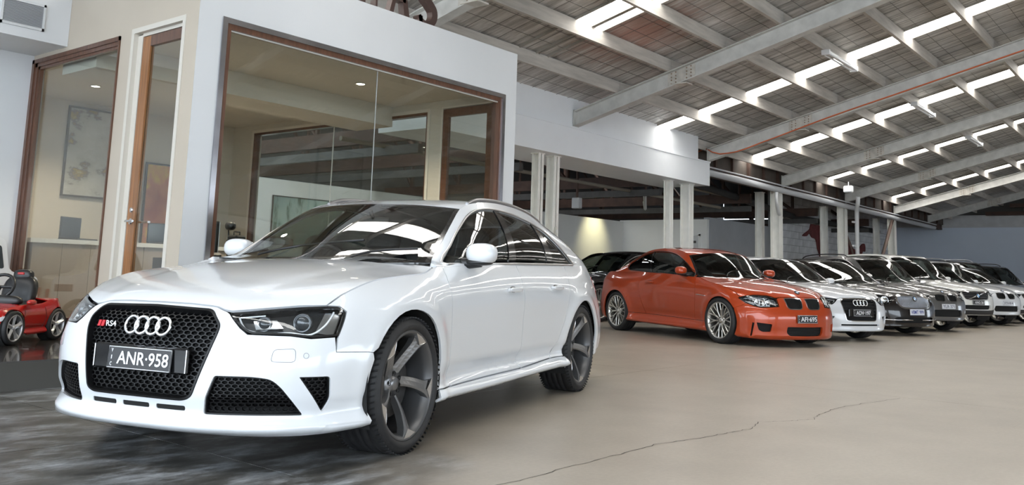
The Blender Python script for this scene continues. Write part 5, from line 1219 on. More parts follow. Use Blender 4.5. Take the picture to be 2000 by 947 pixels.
def coupe():
    orange = paint('paint_orange', (.44, .052, .009), metal=.2, rough=.35)
    kid = rounded([(.032, .674), (.20, .683), (.322, .676), (.340, .658), (.312, .548), (.275, .522), (.085, .521), (.048, .546)], [.02, .06, .03, .02, .03, .03, .03, .02])
    lamp = rounded([(.470, .674), (.585, .705), (.83, .710), (.94, .695), (1.057, .664), (.925, .596), (.816, .560), (.716, .541), (.614, .547), (.455, .559)], [.02, .06, .06, .06, .004, .05, .05, .05, .05, .02])
    vent = rounded([(.775, .337), (.56, .318), (.582, .214), (.70, .210), (.748, .236)], [.01, .02, .02, .03, .02])
    slit = rounded([(.802, .330), (.832, .336), (.864, .150), (.842, .150)], .006)
    mid = rounded([(0, .284), (.33, .286), (.342, .205), (.290, .160), (0, .158)], [0, .02, .03, .04, 0]); mid = np.array(list(mid) + [(-s, z) for s, z in mid[::-1] if s > 1e-6])
    dlo = rounded([(-.715, .946), (-.886, 1.072), (-1.059, 1.188), (-1.304, 1.282), (-1.563, 1.326), (-1.936, 1.338), (-2.25, 1.290), (-2.47, 1.210), (-2.61, 1.135), (-2.60, 1.085), (-2.524, 1.028), (-1.794, .997)], [.01, .1, .1, .1, .1, .1, .1, .1, .04, .03, .05, .1])
    wins, pils = split_windows(dlo, [((-1.965, 1.34), (-1.775, .99), (-2.00, 1.34), (-1.812, .99))])
    w1, w2 = wins; p1, = pils
    top = [(-.60, .710, .925), (-.66, .700, .935), (-.74, .680, .962), (-.90, .640, 1.120), (-1.06, .595, 1.270), (-1.28, .565, 1.345), (-1.58, .550, 1.380), (-1.88, .545, 1.384), (-2.16, .538, 1.356), (-2.45, .538, 1.275), (-2.72, .560, 1.165), (-2.96, .610, 1.035)]
    S = Shell(OM_PLAN, OM_PROF); a = float(S.sx(-3.16))
    silver = mat('rim_silver', (.62, .60, .56), .3, .9)
    chrome = mat('lamp_chrome', (.75, .77, .8), .12, 1.)
    global OM_SP
    OM_SP = sp = dict(name='coupe_car', label='orange two-door coupe at the near end of the parked row', pos=(12.752, 5.364), rz=4.284, wb=2.66, hw=.90, plan=OM_PLAN, prof=OM_PROF, flare=OM_FLARE, paint=orange,
        arch=((.025, .325, .345), (-2.66, .325, .355)), arch_z=.155, cowl_x=-.58, cowl=(-.50, .945), res=.05,
        bonnet_front=[(0, .694), (.2, .692), (.40, .682), (.462, .677), (.585, .709), (.83, .7135), (.94, .699), (1.04, .674)], bonnet_side=[(1.04, .674), (1.12, .730), (1.28, .790), (1.5, .838), (1.75, .876)],
        bonnet_mid=[(.66, .735), (.52, .785), (.30, .840), (.05, .880), (-.25, .918)], ws_mid=(-.46, .935), hd_mid=(-.96, 1.325), header_x=-1.06, bulge=.014, crease=(.38, .60),
        roof_mid=[(-1.3, 1.393), (-1.6, 1.415), (-1.9, 1.418), (-2.15, 1.395)], roof_end=-2.16, tail_x=-2.95, tail_mid=(-3.0, 1.035), deck_s=S.L-.6, top=top, p=1.9,
        lamp=lamp, bump_top=[(0, .690), (.2, .688), (.40, .678), (.450, .668), (.440, .556), (.612, .543), (.716, .537), (.816, .556), (.925, .592)], seam=[(.955, .575), (1.06, .535), (1.10, .515)], wing_lamp=[(.930, .592), (1.064, .662)],
        holes=[kid, vent, slit, mid], sill_z=.30, doors=[[(-.66, .935), (-.58, .80), (-.565, .60), (-.60, .42), (-.63, .300)], [(-2.03, 1.0), (-2.04, .80), (-1.98, .60), (-1.92, .45), (-1.86, .325)]],
        handles=[(-1.74, .832)], dlo=dlo, windows=[w1, w2], pillars=[p1], mirror=(-.88, .89, 1.03, .084), trim=BLK(), trim_r=.006, wipers=[(-.45, .40), (.50, .90)], dark_from=1,
        lamp_style=dict(bowl=mat('lamp_bowl_bright', (.62, .62, .63), .3, .5), projectors=[(.77, .63, .038), (.60, .625, .034)], strips=[([(.72+.075*math.cos(t), .63+.065*math.sin(t)) for t in np.linspace(2.2, 5.6, 9)], .006, mat('drl_strip', (.92, .93, .95), .3, 0, coat=.5))], plates=[([(.50, .66), (.58, .68), (.56, .60), (.48, .58)], mat('reflector_grey', (.16, .165, .17), .3, .5), .03)]),
        wheels=dict(R=.33, w=.25, rim=.262, mat=silver, style='vee', n=10, rot=.1, hub=.03, out=.895, tread=False), tail_lamp=[(a, .70), (a+.30, .70), (a+.30, .86), (a+.04, .86)], extra=coupe_extra, kid=kid, ventp=[vent, slit], midp=mid)
    return build_car(sp)
def dark_insets(car, f, BF, FL, sides, middles, d=.05):
    """blocked-off backs behind bumper openings"""
    back = mat('grille_back', (.004, .004, .004), .8)
    off = lambda d: (lambda a, b: f(a, b) - d*snormal(f, np.abs(a), b)*FL*np.stack([np.ones_like(a), np.where(a < 0, -1, 1), np.ones_like(a)], 1))
    for pl in sides:
        for sd in (1, -1): panel('intake', off(d), inset(pl, -.006), back, car, (), .06, 0, 0, sd, flip=FL)
    for pl in middles: panel('intake', off(d), inset(pl, -.006), back, car, (), .06, 0, 0, 1, flip=BF)
    return off
def coupe_extra(car, S, f, C, BF, FL, bon):
    sp = OM_SP; off = dark_insets(car, f, BF, FL, sp['ventp'], [sp['midp']])
    kidneys(car, f, FL, off, sp['kid'], 11)
    c = f(np.array([0.]), np.array([.395]))[0]
    plate('number_plate', car, (c[0]+.012, 0, .395), .372, .112, 'AFI·695', mat('plate_black', (.012, .012, .014), .35), mat('plate_white', (.80, .81, .83), .4), .05, small='VIC')
    p = bon(np.array([.05]), np.array([0.]))[0]; roundel('badge', car, (p[0], 0, p[2]+.004), .040, (.55, 0, .83))
    m = mat('intake_slat', (.012, .012, .012), .5)
    for z in np.linspace(.18, .27, 5):
        s = np.linspace(-.31, .31, 9); strip_tube('slat', off(.03)(s, np.full(9, z)), .004, m, car, 5)
    for sd in (1, -1):
        s = np.linspace(1.735, 1.95, 5); P = f(s, .668+.012*(s-1.735)/.2) + [0, .004, 0]; strip_tube('wing_vent', P, .007, CHROME(), car, 6, sd)
def kidneys(car, f, FL, off, kid, n, m=None):
    for sd in (1, -1):
        B_ = panel('kidney_grille', off(.05), inset(kid, -.006), mat('grille_back', (.004, .004, .004), .8), car, (), .06, 0, 0, sd, flip=FL)
        panel('kidney_frame', f, inset(kid, .001), m or CHROME(), B_, [inset(kid, .011)], .04, .006, .03, sd, flip=FL)
        lo, hi = kid.min(0), kid.max(0); B = MB()
        for i in range(n):
            s0 = lo[0] + (hi[0]-lo[0])*(i+.7)/(n+.4); zz = np.linspace(lo[1]-.002, hi[1]+.002, 40); ok = inside(kid, np.stack([np.full(40, s0), zz], 1)); zz = zz[ok]
            if len(zz) < 4: continue
            P = off(.016)(np.full(len(zz), s0), zz)[::4]
            B = MB(); B.tube(P*[1, sd, 1], .005, 5); B.build('slat', mat('grille_black', (.005, .005, .0055), .42, spec=.35), B_)
coupe()
# ---------------------------------------------------------------- the other cars: the estate's skin stretched to each car's own size
def stretch(v):
    kx, kr, wb, hw = v['fo']/.90, v['ro']/.997, v['wb'], v['hw']; kb = v['belt']/.97; kt = (v['roof']-v['belt'])/(1.40-.97)
    fx = lambda x: x*kx if x > 0 else (x*wb/2.813 if x > -2.813 else -wb + (x+2.813)*kr)
    fy = lambda y: y*hw/.924; up = v.get('lift', 0.)
    def fz(z):
        if z > .97: return v['belt'] + (z-.97)*kt
        return up*max(0, 1-z/.97) + z*kb if z > 0 else z
    return fx, fy, fz
def generic(v):
    fx, fy, fz = stretch(v); ky = v['hw']/.924
    plan = [(fx(x), fy(y)) for x, y in RS_PLAN]
    def soft(rows, x):
        return [(d*v.get('soft', 1.), fz(z)) for d, z in rows]
    prof = []
    for (p, rows) in RS_PROF:
        r = [list(q) for q in rows]
        if p[0] > .3 and not v.get('lip', False):
            r[0][0] += .03; r[1] = [r[1][0]+.035, r[1][1]]; r[2] = [r[2][0]+.03, r[2][1]]
        prof.append(((fx(p[0]), fy(p[1])), [(d, fz(z)) for d, z in r]))
    flare = [(0, v['R'], v['R']+.065, .010, .05), (-v['wb'], v['R'], v['R']+.065, .010, .055)]
    fs = lambda s: s*ky
    S = Shell(plan, prof)
    M = lambda P: np.array([(fs(a), fz(b)) for a, b in np.asarray(P, float)])
    MX = lambda P: np.array([(fx(a), fz(b)) for a, b in np.asarray(P, float)])
    b = dict(RS_SP)
    kind = v.get('body', 'estate')
    tops = dict(estate=RS_SP['top'],
                sedan=[(-.555, .700, .948), (-.60, .686, .972), (-.80, .655, 1.100), (-1.00, .615, 1.220), (-1.18, .575, 1.307), (-1.45, .560, 1.345), (-1.75, .552, 1.358), (-2.10, .545, 1.340), (-2.45, .535, 1.275), (-2.75, .54, 1.185), (-3.02, .57, 1.085), (-3.22, .62, 1.000)],
                suv=[(-.555, .700, .948), (-.60, .686, .972), (-.78, .665, 1.100), (-.95, .635, 1.220), (-1.10, .605, 1.320), (-1.40, .590, 1.372), (-1.75, .582, 1.388), (-2.25, .575, 1.388), (-2.75, .560, 1.362), (-3.10, .545, 1.320), (-3.32, .545, 1.270), (-3.52, .580, 1.130), (-3.64, .60, .990)])
    top = [(fx(x), fy(y), fz(z)) for x, y, z in tops[kind]]
    sed = kind == 'sedan'
    if sed:
        dlo = rounded([(-.60, .952), (-.74, 1.030), (-.94, 1.150), (-1.166, 1.245), (-1.36, 1.292), (-1.6, 1.312), (-1.95, 1.295), (-2.30, 1.235), (-2.62, 1.120), (-2.72, 1.04), (-2.55, .985), (-1.5, .977)], [.01, .1, .1, .1, .1, .1, .1, .1, .05, .04, .03, .1])
        wins, pil = split_windows(dlo, [((-1.60, 1.33), (-1.44, .972), (-1.68, 1.33), (-1.55, .972))])
        rm = [(-1.5, 1.382), (-1.9, 1.388), (-2.3, 1.345)]; re_, tx, tm = -2.35, -3.20, (-3.28, .995)
    else:
        dlo, wins, pil = RS_SP['dlo'], RS_W, RS_PIL
        rm = [(-1.5, 1.385), (-2.0, 1.397), (-2.5, 1.39), (-2.9, 1.365), (-3.2, 1.33)] if kind == 'suv' else RS_SP['roof_mid']; re_, tx, tm = -3.12, -3.63, (-3.74, 1.0)
    lamp = M(v.get('lamp', RS_SP['lamp'])); sh = float(fs(1)); zf = fz
    arch = ((0, v['R']+.008, v['R']+v.get('arch', .045)), (-v['wb'], v['R']+.008, v['R']+v.get('arch', .045)))
    p2 = lambda q: (fx(q[0]), fz(q[1]))
    sA = float(S.sx(arch[0][0]+arch[0][2]*.86))
    seam = [(fs(.953), fz(.54)), (sA-.03, fz(.527)), (sA+.0, fz(.517))]
    a = float(S.sx(fx(-3.42)))
    sp = dict(name=v['name'], label=v['label'], group=v.get('group'), pos=v['pos'], rz=v['rz'], wb=v['wb'], hw=v['hw'], plan=plan, prof=prof, flare=flare, paint=v['paint'], res=v.get('res', .07), floor_z=v.get('lift', 0)+.2,
        arch=arch, arch_z=fz(.21), cowl_x=fx(-.40), cowl=p2((-.42, .953)), top=top, bonnet_front=M(v.get('bonnet_front', RS_SP['bonnet_front'])).tolist(), bonnet_side=[], bonnet_mid=[p2(q) for q in RS_SP['bonnet_mid']],
        ws_mid=p2((-.36, .945)), hd_mid=p2((-1.04 if kind == 'suv' else -1.10, 1.338)), header_x=fx(-1.10 if kind == 'suv' else -1.18), roof_mid=[p2(q) for q in rm], roof_end=fx(re_), tail_x=fx(tx), tail_mid=p2(tm), deck_s=S.L-.6,
        lamp=lamp, bump_top=M(v.get('bump_top', RS_SP['bump_top'])).tolist(), seam=seam, wing_lamp=M(v.get('wing_lamp', RS_SP['wing_lamp'])).tolist(),
        holes=[M(h) for h in v['holes']], sill_z=fz(.28), doors=[[p2(q) for q in dl] for dl in RS_SP['doors'][:3]], handles=[p2(q) for q in RS_SP['handles']],
        dlo=MX(dlo), windows=[MX(w) for w in wins], pillars=[MX(w) for w in pil], mirror=(fx(-.78), fy(.905), fz(.97)+.02, .068*v.get('mir', 1.)), rails=v.get('rails') and (fx(-1.33), fx(-2.95), 0., .045), rail_mat=v.get('rail_mat', BLK()),
        trim=v.get('trim', ALU()), wipers=[(-.55, .35)], lamp_style=v.get('lamp_style', RS_SP['lamp_style']) , wheels=dict(R=v['R'], w=.24, rim=v['R']-.07, mat=v.get('wheel_mat', mat('rim_silver', (.62, .60, .56), .3, .9)), style=v.get('wheel', 'five'), n=v.get('spokes', 5), rot=.3, hub=.03, out=v['hw']-.01),
        tail_lamp=[(a, fz(.76)), (a+.38, fz(.77)), (a+.38, fz(.90)), (a+.05, fz(.90))], seat_z=fz(.32), glass=glass('car_glass', (.30, .34, .33)))
    ls = dict(sp['lamp_style'])
    for k in ('projectors',): ls[k] = [(fs(s), fz(z), r) for s, z, r in ls.get(k, ())]
    ls['strips'] = [(M(P).tolist(), r, m) for P, r, m in ls.get('strips', ())]; ls['plates'] = [(M(P).tolist(), m, d) for P, m, d in ls.get('plates', ())]
    sp['lamp_style'] = ls
    s0 = sp['bonnet_front'][-1]; sc = S.sx(sp['cowl_x'])
    sp['bonnet_side'] = [tuple(s0)] + [(s0[0] + (sc-s0[0])*k, fz(z)) for k, z in ((.05, .751), (.18, .797), (.38, .843), (.72, .878), (.93, .895))]
    def ex(car, S, f, C, BF, FL, bon):
        v['extra'](car, S, f, C, BF, FL, bon, M, fs, fz, sp)
    sp['extra'] = ex
    return build_car(sp)
def sym(P): P = np.array(P, float); return np.array(list(P) + [(-s, z) for s, z in P[::-1] if s > 1e-6])
GB = lambda: mat('grille_black', (.005, .005, .0055), .42, spec=.35)
def frame_grille(car, f, BF, FL, poly, fw, m, n, back=True, vert=False, slat=None, r=.006):
    """one framed grille over the middle with bars"""
    off = dark_insets(car, f, BF, FL, [], [])
    G = panel('grille', off(.045), inset(poly, -.004), mat('grille_back', (.004, .004, .004), .8), car, (), .07, 0, 0, 1, flip=BF)
    panel('grille_frame', f, inset(poly, .001), m, G, [inset(poly, fw)], .05, .006, .03, 1, flip=BF)
    lo, hi = poly.min(0), poly.max(0)
    for i in range(n):
        if vert: s0 = lo[0]+(hi[0]-lo[0])*(i+.5)/n; z = np.linspace(lo[1], hi[1], 30); q = np.stack([np.full(30, s0), z], 1)
        else: z0 = lo[1]+(hi[1]-lo[1])*(i+.5)/n; q = np.stack([np.linspace(lo[0], hi[0], 50), np.full(50, z0)], 1)
        q = q[inside(poly, q)]
        if len(q) > 4: strip_tube('bar', off(.012)(q[:, 0], q[:, 1])[::3], r, slat or GB(), G, 5)
    return G, off
def front_plate(car, f, z, txt, bg, fg, small=None, h=.105, proud=.014):
    c = f(np.array([0.]), np.array([z]))[0]; return plate('number_plate', car, (c[0]+proud, 0, z), .372, h, txt, bg, fg, .04, small=small)
PB = lambda: (mat('plate_black', (.012, .012, .014), .35), mat('plate_white', (.80, .81, .83), .4))
PW = lambda: (mat('plate_pale', (.72, .73, .76), .4), mat('plate_grey_ink', (.10, .11, .16), .5))
RZ = 4.25
def row_of_cars():
    white = MATS['paint_white']; dark = paint('paint_brown_black', (.010, .007, .006), .0); grey = paint('paint_grey', (.13, .127, .125), .3); cream = paint('paint_warm_white', (.74, .74, .71)); black = paint('paint_black', (.005, .005, .006), .0)
    bright = dict(RS_SP['lamp_style'])
    # --- white coupe with four rings
    gr = sym(rounded([(0, .712), (.325, .705), (.388, .655), (.315, .352), (.275, .335), (0, .334)], [0, .03, .03, .03, .03, 0]))
    sin = rounded([(.50, .415), (.79, .425), (.76, .30), (.60, .285)], .02); low = sym(rounded([(0, .290), (.40, .290), (.40, .262), (0, .262)], [0, .01, .01, 0]))
    def a5x(car, S, f, C, BF, FL, bon, M, fs, fz, sp):
        frame_grille(car, f, BF, FL, M(gr), .012, CHROME(), 7, r=.007); dark_insets(car, f, BF, FL, [M(sin)], [M(low)], .04)
        four_rings('ring_badge', car, f, (0., fz(.635)), .043, .068, CHROME(), .012, .28); front_plate(car, f, fz(.475), 'ADV·197', *PB(), small='VIC')
        c = f(np.array([0.]), np.array([fz(.475)]))[0]; B = MB(); B.bbox((c[0]-.03, -.26, fz(.41)), (c[0]+.004, .26, fz(.54)), .01); B.build('plate_holder', GLOSS(), car)
    generic(dict(name='coupe_car', label='white coupe with a four-ring badge, between the orange and the dark brown cars', pos=(14.977, 5.312), rz=4.23, wb=2.75, hw=.92, fo=.88, ro=.95, belt=.93, roof=1.365, R=.335, paint=white, body='sedan', holes=[gr, sin, low], wheel='five', extra=a5x))
    # --- dark grand tourer with an oval mesh grille
    ov = sym(rounded([(0, .742), (.36, .735), (.425, .66), (.375, .545), (.27, .510), (0, .506)], [0, .06, .06, .08, .06, 0]))
    rl = [(.60+.088*math.cos(t), .645+.082*math.sin(t)) for t in np.linspace(2*np.pi, 0, 20, endpoint=False)]
    lamp2 = rounded([(.50, .70), (.62, .735), (.78, .742), (.92, .735), (.955, .70), (.93, .63), (.80, .59), (.62, .575), (.52, .60)], .04)
    lowg = sym(rounded([(0, .35), (.44, .35), (.50, .31), (.46, .245), (0, .245)], [0, .03, .03, .03, 0])); sg = rounded([(.60, .345), (.86, .40), (.88, .30), (.64, .26)], .02)
    def gtx(car, S, f, C, BF, FL, bon, M, fs, fz, sp):
        g = M(ov); off = dark_insets(car, f, BF, FL, [M(sg)], [M(lowg)], .04); steel = mat('mesh_steel', (.55, .57, .62), .25, 1.)
        G = panel('grille', off(.035), inset(g, -.004), mat('grille_back_grey', (.05, .055, .065), .5, .3), car, (), .07, 0, 0, 1, flip=BF)
        panel('grille_frame', f, inset(g, -.012), CHROME(), G, [inset(g, .016)], .04, .014, .03, 1, flip=BF)
        B = MB(); lo, hi = g.min(0), g.max(0)
        for k in np.arange(-1.1, 1.1, .034):
            for sl in (1, -1):
                z = np.linspace(lo[1], hi[1], 40); q = np.stack([k + sl*(z-lo[1])*1.0, z], 1); q = q[inside(g, q)]
                if len(q) > 3: B.tube(off(.012)(q[:, 0], q[:, 1])[[0, len(q)//2, -1]], .0045, 4)
        B.build('grille_mesh', steel, G, kind='stuff')
        roundel('badge', car, tuple(f(np.array([0.]), np.array([fz(.69)]))[0]+[.03, 0, 0]), .05, (1, 0, .3))
        front_plate(car, f, fz(.445), 'V8MT 999', mat('plate_pale', (.72, .73, .76), .4), mat('plate_blue_ink', (.03, .05, .25), .5), h=.115)
        for sd in (1, -1):
            s = np.linspace(.12, .93, 14); P = off(-.012)(s, fz(.300)+.10*np.clip(s-.5, 0, 1)**2); strip_tube('chrome_blade', P, .011, CHROME(), car, 6, sd)
    ls = dict(bowl=mat('lamp_bowl_bright', (.62, .62, .63), .3, .5), projectors=[(.63, .655, .07), (.83, .665, .062)], depth=.05)
    generic(dict(name='grand_tourer_car', label='dark brown car with an oval chrome mesh grille', pos=(17.70, 5.25), rz=4.268, wb=2.746, hw=.955, fo=.93, ro=1.05, belt=.95, roof=1.405, R=.36, paint=dark, body='sedan', holes=[ov, lowg, sg], lamp=lamp2,
                 bonnet_front=[(0, .752), (.35, .748), (.47, .727), (.50, .712), (.62, .742), (.78, .749), (.92, .742)], bump_top=[(0, .748), (.35, .744), (.46, .722), (.488, .70), (.508, .598), (.615, .569), (.80, .583), (.93, .622)], wing_lamp=[(.942, .625), (.963, .70), (.932, .741)], lamp_style=ls, wheel='multi', spokes=10, extra=gtx))
    # --- grey crossover with kidneys and roof rails
    kid = rounded([(.028, .80-.085), (.20, .805-.085), (.315, .795-.085), (.325, .70-.085), (.28, .655-.085), (.09, .652-.085), (.05, .68-.085)], .025)
    lowx = sym(rounded([(0, .40), (.40, .40), (.44, .30), (.40, .255), (0, .255)], [0, .03, .03, .03, 0])); sx_ = rounded([(.58, .39), (.80, .41), (.80, .31), (.62, .30)], .02)
    def bmx(txt, bg, zp, frame=None):
        def ex(car, S, f, C, BF, FL, bon, M, fs, fz, sp):
            off = dark_insets(car, f, BF, FL, [M(sx_)], [M(lowx)], .04); kidneys(car, f, FL, off, M(kid), 7, frame)
            p = bon(np.array([.035]), np.array([0.]))[0]; roundel('badge', car, (p[0], 0, p[2]+.004), .040, (.6, 0, .8)); front_plate(car, f, fz(zp), txt, *bg)
        return ex
    lb = dict(bowl=mat('lamp_bowl_bright', (.62, .62, .63), .3, .5), projectors=[(.60, .655, .04), (.80, .665, .045)])
    generic(dict(name='crossover_car', label='grey crossover with twin kidney grilles and black roof rails', pos=(20.12, 5.16), rz=4.204, wb=2.76, hw=.90, fo=.85, ro=.86, belt=1.00, roof=1.535, R=.33, paint=grey, body='suv', holes=[kid, lowx, sx_], lamp_style=lb, rails=True, rail_mat=BLK(), lift=.06, wheel='multi', spokes=8, extra=bmx('YLR·371', PW(), .47)))
    # --- white crossover with a slatted grille and a diagonal bar
    vg = sym(rounded([(0, .71), (.40, .705), (.43, .67), (.36, .535), (.30, .515), (0, .512)], [0, .03, .03, .04, .03, 0])); vl = sym(rounded([(0, .40), (.42, .40), (.44, .34), (.38, .305), (0, .30)], [0, .02, .02, .02, 0]))
    def vol(txt, bg):
        def ex(car, S, f, C, BF, FL, bon, M, fs, fz, sp):
            G, off = frame_grille(car, f, BF, FL, M(vg), .02, CHROME(), 5, r=.008, slat=mat('bar_grey', (.12, .12, .13), .3, .6)); dark_insets(car, f, BF, FL, [], [M(vl)], .04)
            g = M(vg); lo, hi = g.min(0), g.max(0); q = np.linspace(0, 1, 8); strip_tube('diagonal_bar', off(-.002)(lo[0]*.72+(hi[0]*.80-lo[0]*.72)*q, lo[1]+.01+(hi[1]-lo[1]-.02)*q), .014, CHROME(), G, 6)
            c = f(np.array([0.]), np.array([(lo[1]+hi[1])/2]))[0]; roundel('badge', car, (c[0]+.03, 0, c[2]), .065, (1, 0, .12)); front_plate(car, f, fz(.46), txt, *bg, small='VIC' if bg == PB() else None)
            cl = mat('cladding', (.03, .03, .032), .6)
            z = fz(.23); P = sym([(0, fz(.285)), (.5, fz(.285)), (.9, fz(.31)), (1.05, fz(.33)), (1.06, fz(.20)), (.8, fz(.19)), (0, fz(.19))]); panel('lower_cladding', f, P, cl, car, (), .08, .008, .02, 1, flip=BF)
        return ex
    generic(dict(name='crossover_car', label='warm white crossover with a slatted grille, diagonal bar and dark lower bumper', pos=(22.96, 5.18), rz=4.217, wb=2.774, hw=.945, fo=.86, ro=.99, belt=1.09, roof=1.69, R=.36, paint=cream, body='suv', holes=[vg, vl], lamp_style=lb, lift=.12, wheel='five', extra=vol('ANG·261', PB())))
    generic(dict(name='crossover_car', label='white crossover with twin kidney grilles and a pale number plate', pos=(25.25, 4.98), rz=4.235, wb=2.81, hw=.94, fo=.86, ro=.98, belt=1.05, roof=1.62, R=.36, paint=white, body='suv', holes=[kid, lowx, sx_], lamp_style=lb, lift=.10, wheel='five', extra=bmx('XYH·814', PW(), .47, None)))
    generic(dict(name='crossover_car', label='white car cut by the frame edge, at the far end of the row', pos=(27.55, 4.72), rz=4.235, wb=2.774, hw=.945, fo=.86, ro=.99, belt=1.05, roof=1.48, R=.35, paint=white, body='estate', holes=[vg, vl], lamp_style=lb, lift=.10, wheel='five', extra=vol('ANG·318', PB())))
    generic(dict(name='off_road_car', label='black off-road car with bright roof rails behind the far white cars', pos=(30.3, 5.35), rz=4.235, wb=2.9, hw=.96, fo=.88, ro=1.0, belt=1.12, roof=1.76, R=.37, paint=black, body='suv', holes=[kid, lowx, sx_], lamp_style=lb, lift=.12, rails=True, rail_mat=ALU(), wheel='five', extra=bmx('WBK·402', PB(), .47)))
    generic(dict(name='off_road_car', label='black off-road car furthest away, beside the one with bright rails', pos=(32.7, 5.0), rz=4.235, wb=2.85, hw=.95, fo=.88, ro=1.0, belt=1.08, roof=1.70, R=.37, paint=black, body='suv', holes=[kid, lowx, sx_], lamp_style=lb, lift=.12, rails=True, rail_mat=BLK(), wheel='five', extra=bmx('WCD·588', PB(), .47)))
    # --- black saloon behind the orange coupe
    generic(dict(name='saloon_car', label='black saloon parked behind the white estate and the orange coupe', pos=(15.19, 10.66), rz=R(169), wb=3.0, hw=.95, fo=.90, ro=1.1, belt=1.0, roof=1.475, R=.365, paint=black, body='sedan', holes=[kid, lowx, sx_], lamp_style=lb, wheel='multi', spokes=13, extra=bmx('TFX·906', PB(), .47)))
row_of_cars()
# ---------------------------------------------------------------- things on the building
def fittings():
    wm = mat('fitting_white', (.78, .79, .80), .4); tube_m = mat('tube_pale', (.80, .82, .84), .3)
    for (x0, x1, y, lb) in ((14.55, 16.02, 5.03, 'white twin-tube strip light under the roof, nearest of three'), (19.84, 21.39, 4.99, 'white strip light hanging between the second and third rafters'), (24.96, 26.45, 4.99, 'white strip light furthest along, below a purlin near the frame edge')):
        z = zroof(y, .276) - .07; t = empty('strip_light', ((x0+x1)/2, y, z), 0, lb, 'strip light'); L = (x1-x0)/2
        B = MB(); B.bbox((-L, -.035, -.03), (L, .035, .03), .008); B.build('batten', wm, t)
        for s in (-1, 1): B = MB(); B.tube([(-L+.03, s*.045, -.045), (L-.03, s*.045, -.045)], .016, 10); B.build('tube', tube_m, t)
        for s in (-1, 1): B = MB(); B.bbox((s*L-.02, -.07, -.07), (s*L+.02, .07, .02), .006); B.build('end_holder', wm, t)
        for s in (-1, 1): B = MB(); B.tube([(s*L*.7, 0, .03), (s*L*.7, 0, .075)], .004, 5); B.build('hanger', wm, t)
    x = 18.17; P = [(x+.1, 9.28, 3.80), (x+.0, 9.0, 3.84), (x-.10, 8.93, 3.79), (x-.125, 8.68, 3.69), (x-.125, 8.34, 3.695), (x-.125, 7.6, 3.89)] + [(x-.125, y, zroof(y, .03)) for y in (6.2, 4.6, 2.76, .6, -1.7)]
    B = MB(); B.tube(smooth_open(P, 6), .014, 6); tag(B.build('cable', mat('orange_cable', (.55, .12, .04), .5)), 'orange cable clipped along the second rafter from the band end', 'cable')
    # gutter and down pipes
    pm = mat('gutter_grey', (.52, .53, .55), .45); B = MB()
    B.tube([(18.2, 9.18, 3.35), (39, 9.18, 3.29)], .08, 12); g = B.build('gutter', pm); tag(g, 'grey round gutter running past the column tops below the dark roof edge', 'gutter')
    B = MB(); B.tube([(18.2, 9.10, 3.46), (39, 9.10, 3.41)], .02, 8); B.build('conduit', pm, g)
    wp = mat('pipe_white', (.74, .74, .74), .4)
    B = MB(); B.tube(smooth_open([(28.0, 8.76, 3.60), (28.0, 8.76, 3.52), (28.1, 8.80, 3.40), (28.5, 8.96, 3.24), (28.62, 9.0, 3.08), (28.62, 9.0, .0)], 5), .065, 10); o = B.build('downpipe', wp); tag(o, 'white downpipe with a cranked top beside a tall cream column', 'pipe')
    for z in (1.25, 2.1, 2.85): boxobj('pipe_bracket', (28.48, 9.05, z-.028), (28.74, 9.12, z+.028), wp, o)
    B = MB(); B.tube(smooth_open([(22.5, 9.14, 3.245), (22.5, 9.14, 3.03), (22.7, 9.2, 2.85), (23.08, 9.30, 2.70)], 5), .045, 8); tag(B.build('downpipe', wp), 'short white bent pipe left of the tall column above the white coupe', 'pipe')
    bm = mat('brace_brown', (.20, .135, .11), .6)
    for a, b, lb in (((33.62, 9.32, 3.25), (30.5, 9.32, .03), 'brown steel brace sloping down left from a cream column top'), ((28.85, 9.62, 3.2), (31.9, 9.62, .03), 'thin dark brace sloping down right, crossing behind the downpipe')):
        B = MB(); B.tube([a, b], .063 if a[0] > 30 else .035, 4); tag(B.build('brace', bm), lb, 'brace')
    t = empty('flood_light', (26.7, 8.62, 3.70), 0, 'white square floodlight hanging under the roof edge by the gutter', 'floodlight'); B = MB(); B.bbox((-.08, -.14, -.10), (.06, .14, .10), .03); B.build('housing', wm, t)
    B = MB(); B.bbox((-.095, -.12, -.08), (-.08, .12, .08), .006); B.build('lens', mat('flood_glass', (.6, .62, .64), .15), t); B = MB(); B.tube([(.0, 0, .09), (.0, 0, .22)], .012, 6); B.build('bracket', wm, t)
    B = MB(); B.bbox((16.0, 11.0, 2.36), (16.14, 11.2, 2.60), .015); sp = B.build('speaker', mat('speaker_grey', (.42, .42, .42), .6)); tag(sp, 'small pale wall speaker on a post beyond the cream columns', 'speaker'); boxobj('post', (16.05, 11.08, 2.58), (16.09, 11.12, 3.9), MATS['truss_brown'], sp)
    B = MB(); B.bbox((12.55, 9.112, 1.59), (12.61, 9.134, 1.73), .006); o = B.build('switch_box', mat('switch_cream', (.66, .64, .58), .45)); tag(o, 'cream switch box on the right-hand column of the first pair', 'switch'); boxobj('rocker', (12.57, 9.105, 1.63), (12.59, 9.113, 1.68), wm, o)
    # horses painted on the brick wall: flat red cut-outs
    rm = mat('mural_red', (.16, .035, .035), .8, noise=.3, nscale=5)
    h1 = [(-1.35, .02), (-1.0, .16), (-.72, .26), (-.60, .42), (-.45, .50), (-.2, .44), (.25, .46), (.55, .42), (.80, .22), (.92, -.05), (.85, -.35), (.98, -.62), (.88, -.66), (.72, -.45), (.62, -.12), (.40, .0), (.25, -.25), (.38, -.60), (.28, -.95), (.16, -.95), (.20, -.62), (.0, -.35), (-.15, -.05), (-.5, .0), (-.75, .12), (-1.0, .02)]
